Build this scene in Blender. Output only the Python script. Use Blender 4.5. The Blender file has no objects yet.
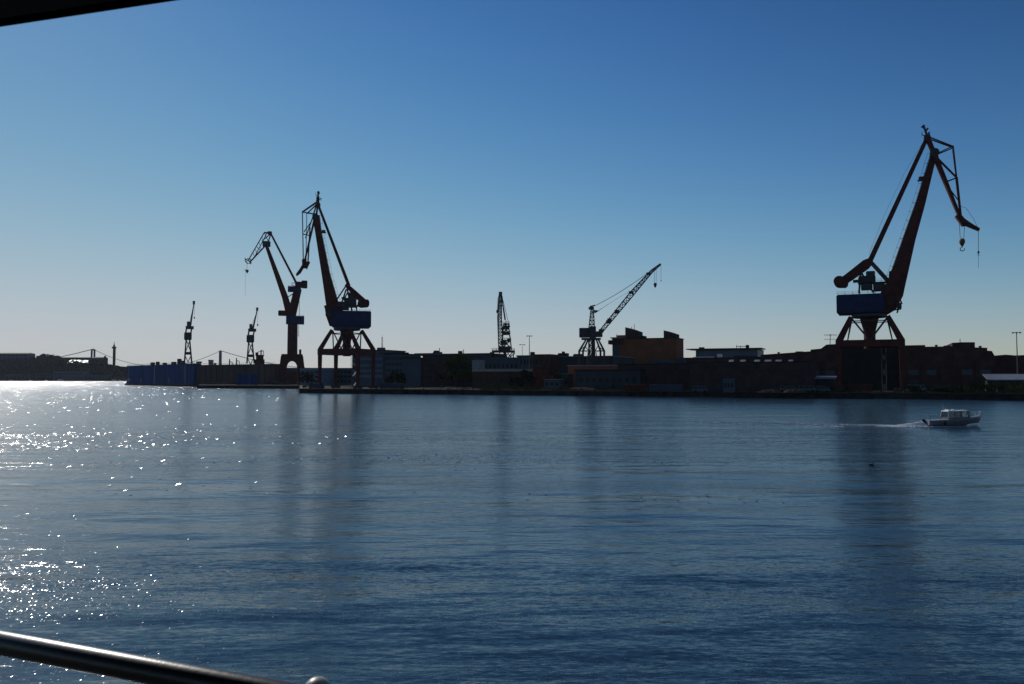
import bpy, bmesh, math, random
import numpy as np
from mathutils import Vector, Matrix
R = math.radians
random.seed(7); RNG = np.random.default_rng(7)
scene = bpy.context.scene
col = scene.collection

# ------------------------------------------------------------------ camera
HAZE = 2.2e-5
CAM = Vector((0, 0, 7.0)); FPX = 800.0; TILT = math.atan(36 / FPX)
cd = bpy.data.cameras.new('camera'); cam = bpy.data.objects.new('camera', cd); col.objects.link(cam)
cam.location = CAM; cam.rotation_euler = (R(90) + TILT, 0, 0)
cd.sensor_width = 36; cd.lens = FPX / 1024 * 36; cd.clip_start = 0.05; cd.clip_end = 60000
cd.dof.use_dof = True; cd.dof.focus_distance = 250; cd.dof.aperture_fstop = 9
scene.camera = cam
# ------------------------------------------------------------------ world and sun
SUN_AZ, SUN_EL = -35.5, 30.0          # degrees clockwise from +Y (the view direction), above the horizon
w = bpy.data.worlds.new('World'); scene.world = w; w.use_nodes = True
wn = w.node_tree; wn.nodes.clear()
sky = wn.nodes.new('ShaderNodeTexSky'); sky.sky_type = 'NISHITA'; sky.sun_disc = False
sky.sun_elevation = R(SUN_EL); sky.sun_rotation = R(SUN_AZ)
sky.altitude = 0; sky.air_density = 1.0; sky.dust_density = 0.04; sky.ozone_density = 1.0
BGS = 0.10
sp = wn.nodes.new('ShaderNodeSeparateColor'); cb = wn.nodes.new('ShaderNodeCombineColor'); wn.links.new(sky.outputs[0], sp.inputs[0])
for ch, (g_, k_) in enumerate(((2.4, 11.2), (2.45, 15.8), (3.5, 92.0))):      # deeper, more saturated film-like sky response
    a_ = wn.nodes.new('ShaderNodeMath'); a_.operation = 'MULTIPLY'; a_.inputs[1].default_value = 0.05; wn.links.new(sp.outputs[ch], a_.inputs[0])
    b_ = wn.nodes.new('ShaderNodeMath'); b_.operation = 'POWER'; b_.inputs[1].default_value = g_; wn.links.new(a_.outputs[0], b_.inputs[0])
    c_ = wn.nodes.new('ShaderNodeMath'); c_.operation = 'MULTIPLY'; c_.inputs[1].default_value = k_; wn.links.new(b_.outputs[0], c_.inputs[0])
    d_ = wn.nodes.new('ShaderNodeMath'); d_.operation = 'MULTIPLY_ADD'; d_.inputs[1].default_value = 1.65 * BGS; d_.inputs[2].default_value = BGS; wn.links.new(c_.outputs[0], d_.inputs[0])
    e_ = wn.nodes.new('ShaderNodeMath'); e_.operation = 'DIVIDE'; wn.links.new(c_.outputs[0], e_.inputs[0]); wn.links.new(d_.outputs[0], e_.inputs[1])
    wn.links.new(e_.outputs[0], cb.inputs[ch])
bg = wn.nodes.new('ShaderNodeBackground'); bg.inputs[1].default_value = BGS
wo = wn.nodes.new('ShaderNodeOutputWorld')
wn.links.new(cb.outputs[0], bg.inputs[0]); wn.links.new(bg.outputs[0], wo.inputs[0])
sl = bpy.data.lights.new('sun', 'SUN'); sl.energy = 3.0; sl.angle = R(0.5); sl.color = (1.0, 0.95, 0.88)
so = bpy.data.objects.new('sun', sl); col.objects.link(so)
sd = Vector((math.sin(R(SUN_AZ)) * math.cos(R(SUN_EL)), math.cos(R(SUN_AZ)) * math.cos(R(SUN_EL)), math.sin(R(SUN_EL))))
so.rotation_euler = sd.to_track_quat('Z', 'Y').to_euler(); so.location = (0, 0, 300)
vs = scene.view_settings
vs.view_transform = 'Standard'; vs.look = 'None'; vs.exposure = 0.0; vs.gamma = 1; vs.use_curve_mapping = False
cy = scene.cycles
cy.use_denoising = True; cy.max_bounces = 6; cy.sample_clamp_direct = 0; cy.sample_clamp_indirect = 6
cy.use_fast_gi = False; cy.caustics_reflective = False; cy.caustics_refractive = False

# ------------------------------------------------------------------ helpers
def ray(px, py):
    fx = (px - 512) / FPX; fy = (342 - py) / FPX
    c, s = math.cos(TILT), math.sin(TILT)
    return Vector((fx, c - fy * s, s + fy * c))
def P(px, py, D):                      # point on the ray of a pixel at depth y = D
    r = ray(px, py); return CAM + r * (D / r.y)
def G(px, D, z=2.0):                   # ground point at a depth, straight down column px (near the horizon)
    r = ray(px, 378); k = D / r.y; return Vector((r.x * k, D, z))
def Z(py, D): return P(512, py, D).z
E1 = Vector((0.9118, -0.4107, 0)); E2 = Vector((0.4107, 0.9118, 0)); UP = Vector((0, 0, 1))

def tag(o, label=None, cat=None, group=None, kind=None):
    if label: o['label'] = label
    if cat: o['category'] = cat
    if group: o['group'] = group
    if kind: o['kind'] = kind
    return o
def empty(name, loc, label, cat, group=None):
    o = bpy.data.objects.new(name, None); col.objects.link(o); o.location = loc; o.empty_display_size = 0.5
    return tag(o, label, cat, group)
class MB:
    def __init__(s): s.v = []; s.f = []
    def add(s, vs, fs):
        b = len(s.v); s.v += [tuple(x) for x in vs]; s.f += [tuple(i + b for i in f) for f in fs]; return s
    def prism(s, a, b):                # two rings of equal length
        n = len(a); fs = [tuple(range(n))[::-1], tuple(range(n, 2 * n))]
        fs += [(i, (i + 1) % n, n + (i + 1) % n, n + i) for i in range(n)]
        return s.add(list(a) + list(b), fs)
    def obox(s, c, ax, ay, hx, hy, z0, z1):   # upright box, axes ax, ay
        c = Vector((c[0], c[1], 0)); q = [c + ax * (i * hx) + ay * (j * hy) for i, j in ((-1, -1), (1, -1), (1, 1), (-1, 1))]
        return s.prism([p + UP * z0 for p in q], [p + UP * z1 for p in q])
    def beam(s, p0, p1, w0, w1=None, t0=None, t1=None, n=None):   # tapered box beam; w in the plane normal to n, t along n
        w1 = w0 if w1 is None else w1; t0 = w0 if t0 is None else t0; t1 = w1 if t1 is None else t1
        p0 = Vector(p0); p1 = Vector(p1); d = (p1 - p0)
        if d.length < 1e-6: return s
        d.normalize(); n = Vector(n) if n is not None else (Vector((0, 1, 0)) if abs(d.y) < .9 else Vector((1, 0, 0)))
        a = d.cross(n)
        if a.length < 1e-4: n = Vector((1, 0, 0.1)); a = d.cross(n)
        a.normalize(); n = a.cross(d).normalized()
        ring = lambda p, w, t: [p + a * (i * w / 2) + n * (j * t / 2) for i, j in ((-1, -1), (1, -1), (1, 1), (-1, 1))]
        return s.prism(ring(p0, w0, t0), ring(p1, w1, t1))
    def tube(s, p0, p1, r0, r1=None, k=8):
        r1 = r0 if r1 is None else r1; p0 = Vector(p0); p1 = Vector(p1); d = (p1 - p0).normalized()
        a = d.orthogonal().normalized(); b = d.cross(a)
        ring = lambda p, r: [p + (a * math.cos(2 * math.pi * i / k) + b * math.sin(2 * math.pi * i / k)) * r for i in range(k)]
        return s.prism(ring(p0, r0), ring(p1, r1))
    def path(s, pts, r, k=6):
        for a, b in zip(pts[:-1], pts[1:]): s.tube(a, b, r, r, k)
        return s
    def lathe(s, c, prof, k=16, axis=UP):      # prof: (radius, along axis)
        axis = Vector(axis).normalized(); a = axis.orthogonal().normalized(); b = axis.cross(a); c = Vector(c)
        vs = []; 
        for r, h in prof:
            vs += [c + axis * h + (a * math.cos(2 * math.pi * i / k) + b * math.sin(2 * math.pi * i / k)) * max(r, 1e-4) for i in range(k)]
        fs = []
        for j in range(len(prof) - 1):
            fs += [(j * k + i, j * k + (i + 1) % k, (j + 1) * k + (i + 1) % k, (j + 1) * k + i) for i in range(k)]
        fs += [tuple(range(k))[::-1], tuple(range((len(prof) - 1) * k, len(prof) * k))]
        return s.add(vs, fs)
    def build(s, name, m, parent=None, origin=None, bevel=0, smooth=False):
        o0 = Vector(origin) if origin is not None else (parent_origin(parent) if parent else Vector((0, 0, 0)))
        me = bpy.data.meshes.new(name); me.from_pydata([tuple(Vector(v) - o0) for v in s.v], [], s.f); me.materials.append(m)
        bm = bmesh.new(); bm.from_mesh(me); bmesh.ops.recalc_face_normals(bm, faces=bm.faces)
        if bevel: bmesh.ops.bevel(bm, geom=bm.edges[:] , offset=bevel, segments=2, affect='EDGES', clamp_overlap=True)
        bm.to_mesh(me); bm.free(); me.update()
        if smooth:
            for p in me.polygons: p.use_smooth = True
        o = bpy.data.objects.new(name, me); col.objects.link(o)
        if parent: o.parent = parent
        if origin is not None and not parent: o.location = o0
        return o
def parent_origin(p):
    v = Vector((0, 0, 0))
    while p is not None: v = v + p.location; p = p.parent
    return v
def copy_tree(o, parent=None):
    c = o.copy(); col.objects.link(c); c.parent = parent
    for ch in list(o.children): copy_tree(ch, c)
    return c

# ------------------------------------------------------------------ materials
def mat(name, base, rough=0.6, var=0.25, scale=0.3, metal=0.0, second=None, bump=0.0, spec=None, stretch=(1, 1, 1), stripes=None):
    m = bpy.data.materials.new(name); m.use_nodes = True; nt = m.node_tree; N = nt.nodes; L = nt.links
    b = N['Principled BSDF']; b.inputs['Roughness'].default_value = rough; b.inputs['Metallic'].default_value = metal
    if spec is not None: b.inputs['Specular IOR Level'].default_value = spec
    tc = N.new('ShaderNodeTexCoord'); mp = N.new('ShaderNodeMapping'); mp.inputs['Scale'].default_value = stretch
    L.new(tc.outputs['Object'], mp.inputs[0])
    nz = N.new('ShaderNodeTexNoise'); nz.inputs['Scale'].default_value = scale; nz.inputs['Detail'].default_value = 6; nz.inputs['Roughness'].default_value = .65
    L.new(mp.outputs[0], nz.inputs['Vector'])
    cr = N.new('ShaderNodeValToRGB'); c2 = second if second else tuple(min(1, x * (1 + var)) for x in base); c1 = tuple(x * (1 - var) for x in base)
    cr.color_ramp.elements[0].position = .35; cr.color_ramp.elements[0].color = (*c1, 1)
    cr.color_ramp.elements[1].position = .68; cr.color_ramp.elements[1].color = (*c2, 1)
    L.new(nz.outputs[0], cr.inputs[0]); out = cr.outputs[0]
    if stripes:                       # panel joints along one axis (world metres)
        wv = N.new('ShaderNodeTexWave'); wv.wave_type = 'BANDS'; wv.bands_direction = stripes[0]; wv.inputs['Scale'].default_value = stripes[1]
        wv.inputs['Distortion'].default_value = 0.3; L.new(tc.outputs['Object'], wv.inputs[0])
        mx = N.new('ShaderNodeMix'); mx.data_type = 'RGBA'; mx.blend_type = 'MULTIPLY'; mx.inputs[0].default_value = stripes[2]
        L.new(out, mx.inputs[6]); L.new(wv.outputs['Color'], mx.inputs[7]); out = mx.outputs[2]
    L.new(out, b.inputs['Base Color'])
    if bump:
        bp = N.new('ShaderNodeBump'); bp.inputs['Strength'].default_value = 1; bp.inputs['Distance'].default_value = bump
        L.new(nz.outputs[0], bp.inputs['Height']); L.new(bp.outputs[0], b.inputs['Normal'])
    return m
M = {}
M['red'] = mat('red_paint', (.105, .022, .018), .75, .3, .5, second=(.14, .034, .026), spec=.2)
M['darkred'] = mat('dark_red_paint', (.075, .017, .015), .7, .3, .5, second=(.11, .028, .022), spec=.2)
M['blue'] = mat('blue_paint', (.008, .022, .08), .6, .25, .4, spec=.25)
M['steel'] = mat('dark_steel', (.03, .03, .035), .6, .4, .8)
M['greysteel'] = mat('grey_steel', (.06, .065, .075), .6, .3, .8)
M['rope'] = mat('wire_rope', (.03, .03, .03), .7, .2, 3)
M['dockblue'] = mat('dock_blue_paint', (.012, .055, .19), .9, .25, .05, second=(.02, .075, .24), stretch=(1, 1, .25), stripes=('X', .06, .25), spec=.2)
M['dockbrown'] = mat('dock_rusty_paint', (.075, .042, .036), .8, .3, .08, second=(.10, .05, .042), stretch=(1, 1, .3))
M['tarred'] = mat('tarred_steel', (.012, .013, .016), .7, .4, .3, spec=.12)
M['concrete'] = mat('weathered_concrete', (.05, .047, .04), .9, .35, .25, second=(.09, .08, .065), spec=.1)
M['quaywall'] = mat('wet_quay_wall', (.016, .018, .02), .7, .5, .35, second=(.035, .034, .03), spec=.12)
M['ground'] = mat('quay_ground_mix', (.035, .04, .024), .95, .5, .06, second=(.06, .055, .04), spec=.05)
M['asphalt'] = mat('asphalt', (.045, .045, .048), .9, .3, .5)
M['brick'] = mat('dark_brick', (.08, .038, .036), .85, .3, .3, second=(.10, .048, .042), spec=.12)
M['brick2'] = mat('sooty_brick', (.055, .036, .038), .85, .3, .3, spec=.12)
M['orange'] = mat('orange_render', (.20, .068, .032), .9, .15, .2, second=(.24, .085, .042), spec=.2)
M['orange2'] = mat('orange_cladding', (.28, .07, .02), .7, .15, .2)
M['hall'] = mat('dark_sheet_cladding', (.045, .05, .065), .7, .3, .2, stretch=(1, 1, .2), spec=.12)
M['bluegrey'] = mat('blue_grey_cladding', (.04, .062, .09), .6, .25, .1)
M['paleblue'] = mat('pale_blue_cladding', (.075, .12, .19), .5, .2, .1)
M['deepblue'] = mat('deep_blue_sheet', (.015, .03, .075), .6, .25, .1)
M['pale'] = mat('pale_render', (.25, .25, .25), .8, .15, .2)
M['cream'] = mat('cream_trim', (.33, .29, .24), .8, .15, .2)
M['white'] = mat('white_paint', (.75, .76, .78), .35, .06, .6)
M['teal'] = mat('teal_roof', (.02, .055, .06), .6, .2, .2)
M['roofdark'] = mat('dark_roofing', (.02, .022, .025), .8, .3, .2, spec=.12)
M['roofmetal'] = mat('pale_metal_roof', (.20, .22, .26), .45, .15, .3, metal=.3)
M['glass'] = mat('dark_window_glass', (.010, .016, .024), .3, .1, 1, spec=.15)
M['bark'] = mat('bark', (.04, .03, .022), .9, .3, 2)
def leaf(name, c1, c2):
    m = mat(name, c1, .9, .2, .25, second=c2, spec=.03); return m
M['leaf'] = leaf('leaf_green', (.022, .045, .012), (.04, .075, .02))
M['leaf2'] = leaf('leaf_olive', (.04, .05, .012), (.075, .08, .022))
M['leafdark'] = leaf('leaf_dark', (.012, .022, .012), (.022, .035, .018))
M['farwood'] = leaf('far_wood', (.012, .02, .016), (.022, .032, .022))
M['hill'] = mat('hill_soil', (.012, .016, .013), 1, .3, .02, spec=0)
M['foam'] = mat('white_foam', (.8, .82, .85), .7, .15, 4)
M['hull'] = mat('grey_blue_gelcoat', (.05, .065, .11), .3, .1, 1)
M['hull2'] = mat('grey_gelcoat', (.18, .19, .23), .35, .1, 1)
M['rail'] = mat('black_gloss_paint', (.006, .006, .007), .36, .3, 60, bump=.0006)
M['railball'] = mat('worn_white_metal', (.32, .31, .29), .4, .3, 40, second=(.5, .48, .44), bump=.0006)
M['roofunder'] = mat('roof_underside_paint', (.022, .018, .020), .8, .3, 5, spec=.1)
M['yellow'] = mat('yellow_paint', (.10, .07, .02), .6, .2, .5)

# ------------------------------------------------------------------ water
def water_mat():
    m = bpy.data.materials.new('river_water'); m.use_nodes = True; nt = m.node_tree; N = nt.nodes; L = nt.links
    b = N['Principled BSDF']; b.inputs['Base Color'].default_value = (.017, .040, .066, 1); b.inputs['IOR'].default_value = 1.333
    b.inputs['Roughness'].default_value = .055
    tc = N.new('ShaderNodeTexCoord')
    def noise(scale, detail, st, rot=0, rough=.55, dist=0.0):
        mp = N.new('ShaderNodeMapping'); mp.inputs['Scale'].default_value = st; mp.inputs['Rotation'].default_value = (0, 0, R(rot)); L.new(tc.outputs['Object'], mp.inputs[0])
        n = N.new('ShaderNodeTexNoise'); n.noise_dimensions = '3D'; n.inputs['Scale'].default_value = scale; n.inputs['Detail'].default_value = detail
        n.inputs['Roughness'].default_value = rough; n.inputs['Distortion'].default_value = dist; L.new(mp.outputs[0], n.inputs['Vector']); return n.outputs[0]
    def mth(op, a, c, d=None):
        n = N.new('ShaderNodeMath'); n.operation = op
        for i, x in enumerate((a, c, d)):
            if x is None: continue
            if isinstance(x, (int, float)): n.inputs[i].default_value = x
            else: L.new(x, n.inputs[i])
        return n.outputs[0]
    def rng(x, a, c, d, e):
        n = N.new('ShaderNodeMapRange'); n.interpolation_type = 'SMOOTHSTEP'; L.new(x, n.inputs[0])
        for i, v in enumerate((a, c, d, e)): n.inputs[i + 1].default_value = v
        return n.outputs[0]
    def cnoise(scale, detail, st, rot=0, rough=.5):
        mp = N.new('ShaderNodeMapping'); mp.inputs['Scale'].default_value = st; mp.inputs['Rotation'].default_value = (0, 0, R(rot)); L.new(tc.outputs['Object'], mp.inputs[0])
        n = N.new('ShaderNodeTexNoise'); n.inputs['Scale'].default_value = scale; n.inputs['Detail'].default_value = detail; n.inputs['Roughness'].default_value = rough
        L.new(mp.outputs[0], n.inputs['Vector']); return n.outputs['Color']
    def vm(op, a, c=None, sc=None):
        n = N.new('ShaderNodeVectorMath'); n.operation = op; L.new(a, n.inputs[0])
        if c is not None:
            if isinstance(c, tuple): n.inputs[1].default_value = c
            else: L.new(c, n.inputs[1])
        if sc is not None:
            if isinstance(sc, (int, float)): n.inputs['Scale'].default_value = sc
            else: L.new(sc, n.inputs['Scale'])
        return n.outputs[0]
    swell = noise(.16, 2, (.3, 1, 1), 7)
    swell2 = noise(.5, 3, (.36, 1, 1), -6)
    chop = noise(1.5, 3, (.4, 1, 1), 6, .6)
    rip = noise(6.5, 2, (.4, 1, 1), -8, .6)
    # wind patches: streaks where the ripples are stronger or almost absent
    patch = rng(noise(.022, 3, (.35, 1, 1), -4, .6, .4), .40, .60, .45, 1.05)
    patch2 = rng(noise(.09, 2, (.25, 1, 1), 5), .38, .62, .75, 1.2)
    # long ship-wake belts running roughly parallel to the ferry
    sx = N.new('ShaderNodeSeparateXYZ'); L.new(tc.outputs['Object'], sx.inputs[0])
    wob = noise(.012, 2, (.6, .25, 1), 0)
    yy = mth('MULTIPLY', mth('MAXIMUM', sx.outputs[1], 3), mth('ADD', .72, mth('MULTIPLY', wob, .56)))
    inv = mth('DIVIDE', 20, yy)
    belt = N.new('ShaderNodeValToRGB'); cr = belt.color_ramp; cr.interpolation = 'EASE'; L.new(inv, belt.inputs[0])
    stops = [(.0, 1.0), (.03, 1.0), (.07, .80), (.09, .55), (.15, .42), (.185, .92), (.25, .92), (.272, .40), (.30, .66), (.33, .26), (.60, .22), (.72, .66), (.9, .66), (1, .45)]
    while len(cr.elements) < len(stops): cr.elements.new(.5)
    for e, (p_, v_) in zip(cr.elements, stops): e.position = p_
    for e, (p_, v_) in zip(cr.elements, stops): e.position = p_; e.color = (v_, v_, v_, 1)
    pm = mth('MULTIPLY', mth('MULTIPLY', patch, patch2), belt.outputs[0])
    h = mth('MULTIPLY', swell, .38)
    h = mth('ADD', h, mth('MULTIPLY', swell2, .13))
    fine = noise(17, 2, (.45, 1, 1), -14, .6)
    h2 = mth('ADD', mth('ADD', mth('MULTIPLY', chop, .030), mth('MULTIPLY', rip, .015)), mth('MULTIPLY', fine, .0052))
    h = mth('ADD', h, mth('MULTIPLY', h2, mth('MULTIPLY', patch, patch2)))
    # wake arm of the motor boat, a low swell running back and away from its bow
    ua = mth('ADD', mth('SUBTRACT', sx.outputs[1], 117.5), mth('MULTIPLY', mth('SUBTRACT', sx.outputs[0], 60), .36))
    ga = mth('EXPONENT', mth('MULTIPLY', mth('POWER', mth('ABSOLUTE', mth('DIVIDE', ua, .8), 0), 2), -1), 0)
    fa = mth('MULTIPLY', rng(sx.outputs[0], 58, 60.5, 1, 0), rng(sx.outputs[0], 5, 50, 0, 1))
    h = mth('ADD', h, mth('MULTIPLY', mth('MULTIPLY', ga, fa), .35))
    bp = N.new('ShaderNodeBump'); bp.inputs['Strength'].default_value = 1; bp.inputs['Distance'].default_value = 1
    L.new(h, bp.inputs['Height'])
    # slope field of the small waves, valid at every distance
    s1 = vm('SUBTRACT', cnoise(7.0, 1, (.55, 1, 1), -8), (.5, .5, .5)); s2 = vm('SUBTRACT', cnoise(1.6, 1, (.45, 1, 1), 6), (.5, .5, .5))
    sl_ = vm('ADD', vm('MULTIPLY', s1, (.85, 1.15, 0)), vm('MULTIPLY', s2, (.7, .6, 0)))
    sl_ = vm('SCALE', sl_, None, mth('MULTIPLY', pm, .48))
    # wind-ruffled facets: small cells, each with a slope of its own, finer close by where the wavelets are shorter
    y45 = mth('GREATER_THAN', sx.outputs[1], 45); y160 = mth('GREATER_THAN', sx.outputs[1], 160)
    kx = mth('ADD', 42, mth('ADD', mth('MULTIPLY', y45, -31), mth('MULTIPLY', y160, -4.5)))
    ky = mth('ADD', 18, mth('ADD', mth('MULTIPLY', y45, -16), mth('MULTIPLY', y160, -1.3)))
    kk = N.new('ShaderNodeCombineXYZ'); L.new(kx, kk.inputs[0]); L.new(ky, kk.inputs[1])
    vo = N.new('ShaderNodeTexVoronoi'); vo.voronoi_dimensions = '2D'; vo.inputs['Scale'].default_value = 1; L.new(vm('MULTIPLY', tc.outputs['Object'], kk.outputs[0]), vo.inputs['Vector'])
    wn_ = N.new('ShaderNodeTexWhiteNoise'); wn_.noise_dimensions = '3D'; L.new(vo.outputs['Color'], wn_.inputs['Vector'])
    fs_ = vm('MULTIPLY', vm('SUBTRACT', vm('ADD', vo.outputs['Color'], wn_.outputs['Color']), (1, 1, 1)), (1, 1, 0)); fs_ = vm('SCALE', fs_, None, mth('ADD', .235, mth('MULTIPLY', y45, .305)))
    act = N.new('ShaderNodeValToRGB'); ac = act.color_ramp; L.new(inv, act.inputs[0])
    ast = [(.0, .8), (.05, .55), (.08, .22), (.12, .05), (.165, .06), (.185, .42), (.245, .42), (.262, .10), (.285, .12), (.30, .40), (.325, .05), (.68, .0), (.74, .4), (.86, .4), (.92, .1)]
    while len(ac.elements) < len(ast): ac.elements.new(.5)
    for e, (p_, v_) in zip(ac.elements, ast): e.position = p_
    for e, (p_, v_) in zip(ac.elements, ast): e.position = p_; e.color = (v_, v_, v_, 1)
    gust = rng(noise(.10, 3, (.22, 1, 1), 3, .6), .40, .60, .12, 1.0)
    vz = N.new('ShaderNodeSeparateXYZ'); L.new(vo.outputs['Color'], vz.inputs[0])
    on = mth('LESS_THAN', vz.outputs[2], mth('MULTIPLY', mth('MULTIPLY', act.outputs[0], gust), .8))
    vmx = N.new('ShaderNodeMix'); vmx.data_type = 'VECTOR'; L.new(on, vmx.inputs[0]); L.new(sl_, vmx.inputs[4]); L.new(fs_, vmx.inputs[5]); sl_ = vmx.outputs[1]
    rr_ = N.new('ShaderNodeValToRGB'); rc = rr_.color_ramp; L.new(inv, rr_.inputs[0])       # wind roughens the open water further out
    rst = [(.0, .48), (.017, .40), (.03, .24), (.05, .17), (.08, .18), (.2, .16), (1, .085)]
    while len(rc.elements) < len(rst): rc.elements.new(.5)
    for e, (p_, v_) in zip(rc.elements, rst): e.position = p_
    for e, (p_, v_) in zip(rc.elements, rst): e.position = p_; e.color = (v_, v_, v_, 1)
    rmix = N.new('ShaderNodeMix'); rmix.data_type = 'FLOAT'; L.new(on, rmix.inputs[0]); L.new(rr_.outputs[0], rmix.inputs[2]); rmix.inputs[3].default_value = .17
    L.new(rmix.outputs[0], b.inputs['Roughness'])
    nn_ = vm('NORMALIZE', vm('ADD', bp.outputs[0], sl_))
    L.new(nn_, b.inputs['Normal'])
    return m
mb = MB(); rs = [3, 30, 80, 200, 500, 1200, 3000, 6500]; K = 72
vsx = [Vector((0, 0, 0))] + [Vector((r * math.sin(2 * math.pi * i / K), r * math.cos(2 * math.pi * i / K), 0)) for r in rs for i in range(K)]
fsx = [(0, 1 + i, 1 + (i + 1) % K) for i in range(K)] + [(1 + j * K + i, 1 + (j + 1) * K + i, 1 + (j + 1) * K + (i + 1) % K, 1 + j * K + (i + 1) % K) for j in range(len(rs) - 1) for i in range(K)]
mb.add(vsx, fsx); o = mb.build('water', water_mat()); tag(o, kind='structure')
o.data.update()
for p in o.data.polygons:
    if p.normal.z < 0: p.flip()

# ------------------------------------------------------------------ land
QA = Vector((-99.0, 373.0, 0)); QB = Vector((163.0, 255.0, 0))   # the two visible ends of the near quay edge
def slab(name, pts, z0, z1, m, kind='structure'):
    mb = MB(); mb.prism([Vector((p[0], p[1], z0)) for p in pts], [Vector((p[0], p[1], z1)) for p in pts])
    o = mb.build(name, m)
    if kind: tag(o, kind=kind)
    return o
QC = QB + E1 * 500
L1 = G(197, 548, 0); L2 = G(300, 520, 0)
land = [QA + E2 * 1.0, QC + E2 * 1.0, QC + E2 * 3000, Vector((-700, 2500, 0)), Vector((-420, 1100, 0)), L1 + Vector((0, 1, 0)), L2 + Vector((0, 1, 0)), QA + E2 * 1.0 + (L2 - QA) * .98 ]
slab('quay_ground', [QA + E2, QC + E2, QC + E2 * 3000, Vector((-700, 2600, 0)), Vector((-420, 1100, 0)), L1 + E2, L2 + Vector((6, 1, 0)), ], -2, 2.0, M['ground'])
def quay(name, A, B, label, h=2.12):
    d = (B - A).normalized(); n = Vector((-d.y, d.x, 0)); 
    if n.y < 0: n = -n
    root = empty(name, (A.x, A.y, 0), label, 'quay wall')
    mb = MB(); Lh = (B - A).length / 2; c = (A + B) / 2 + n * .5
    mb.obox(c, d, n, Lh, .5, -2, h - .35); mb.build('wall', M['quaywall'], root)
    mb = MB(); mb.obox(c + n * .1, d, n, Lh, .75, h - .34, h); mb.build('coping', M['concrete'], root)
    k = int(2 * Lh / 9)
    fm = MB()
    for i in range(k):
        p = A + d * (4 + i * 9 + RNG.uniform(-1, 1)) - n * .22
        fm.tube((p.x, p.y, -1.5), (p.x, p.y, h - .1 - RNG.uniform(0, .8)), .2, .18, 6)
    f = fm.build('fender_piles', M['tarred'], root); f['kind'] = 'stuff'
    return root
quay('quay_wall', QA, QC, 'long dark quay wall below the right half of the shipyard')
quay('quay_wall', QA + Vector((0, 1.2, 0)), L2, 'short return face of the quay below the middle crane')
quay('quay_wall', L1, L2, 'low dark quay edge between the brown dock and the middle crane')

# ------------------------------------------------------------------ haze over the river
hm = bpy.data.materials.new('haze_air'); hm.use_nodes = True; hm.node_tree.nodes.remove(hm.node_tree.nodes['Principled BSDF'])
pv = hm.node_tree.nodes.new('ShaderNodeVolumePrincipled'); pv.inputs['Color'].default_value = (.75, .85, 1, 1); pv.inputs['Density'].default_value = HAZE; pv.inputs['Anisotropy'].default_value = .2
hm.node_tree.links.new(pv.outputs[0], hm.node_tree.nodes['Material Output'].inputs['Volume'])
hb = MB(); hb.obox((0, 0, 0), Vector((1, 0, 0)), Vector((0, 1, 0)), 6900, 6900, -5, 170); tag(hb.build('haze', hm), kind='stuff')

# ------------------------------------------------------------------ cranes
class Frame:
    """vertical plane through a base point, square to the line of sight; turns measured outline points into metres"""
    def __init__(s, px, D, z=2.0):
        s.c = G(px, D, z); a = math.atan2(s.c.x, s.c.y); s.n = Vector((math.sin(a), math.cos(a), 0)); s.u = Vector((math.cos(a), -math.sin(a), 0))
        s.k = D / FPX / 1.0
    def p(s, px, py, d=0.0):
        r = ray(px, py); t = (s.c - CAM + s.n * d).dot(s.n) / r.dot(s.n); return CAM + r * t
    def m(s, px): return px * s.k
def lattice(mb, F, a, b, wa, wb, r, n, d=0, depth=None):
    """four chord lattice boom from outline point a to b"""
    A, B = F.p(*a), F.p(*b); ax = (B - A).normalized(); s_ = ax.cross(F.n).normalized()
    da = depth if depth else wa; db = (depth if depth else wb)
    def ring(t):
        c = A.lerp(B, t); w_ = wa + (wb - wa) * t; dd = da + (db - da) * t
        return [c + s_ * (i * w_ / 2) + F.n * (j * dd / 2 + d) for i, j in ((-1, -1), (1, -1), (1, 1), (-1, 1))]
    rings = [ring(i / n) for i in range(n + 1)]
    for q in range(4): mb.beam(rings[0][q], rings[-1][q], r, r, n=F.n)
    for i in range(n):
        for q in range(4):
            q2 = (q + 1) % 4
            mb.beam(rings[i + 1][q], rings[i + 1][q2], r * .6)
            if (i + q) % 2: mb.beam(rings[i][q], rings[i + 1][q2], r * .6)
            else: mb.beam(rings[i][q2], rings[i + 1][q], r * .6)
def obx(mb, F, x0, y0, x1, y1, dn, d0=0.0):
    """box whose front silhouette spans the outline rectangle, dn metres deep"""
    a = F.p(x0, y1, d0); b = F.p(x1, y0, d0); 
    q = [a - F.n * dn / 2, a + F.n * dn / 2]; h = b.z - a.z; du = F.u * (b - a).dot(F.u)
    lo = [a - F.n * dn / 2, a + du - F.n * dn / 2, a + du + F.n * dn / 2, a + F.n * dn / 2]; lo = [Vector((p.x, p.y, a.z)) for p in lo]
    mb.prism(lo, [p + UP * h for p in lo]); return mb
def rails(mb, F, x0, x1, y, dn, h=1.1, r=.07, step=2.5):
    a = F.p(x0, y); b = F.p(x1, y); a.z = b.z = min(a.z, b.z)
    for s_ in (-1, 1):
        A = a + F.n * s_ * dn / 2; B = b + F.n * s_ * dn / 2; n = max(2, int((B - A).length / step))
        for i in range(n + 1):
            p = A.lerp(B, i / n); mb.beam(p, p + UP * h, r)
        mb.beam(A + UP * h, B + UP * h, r); mb.beam(A + UP * h * .55, B + UP * h * .55, r * .7)

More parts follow.
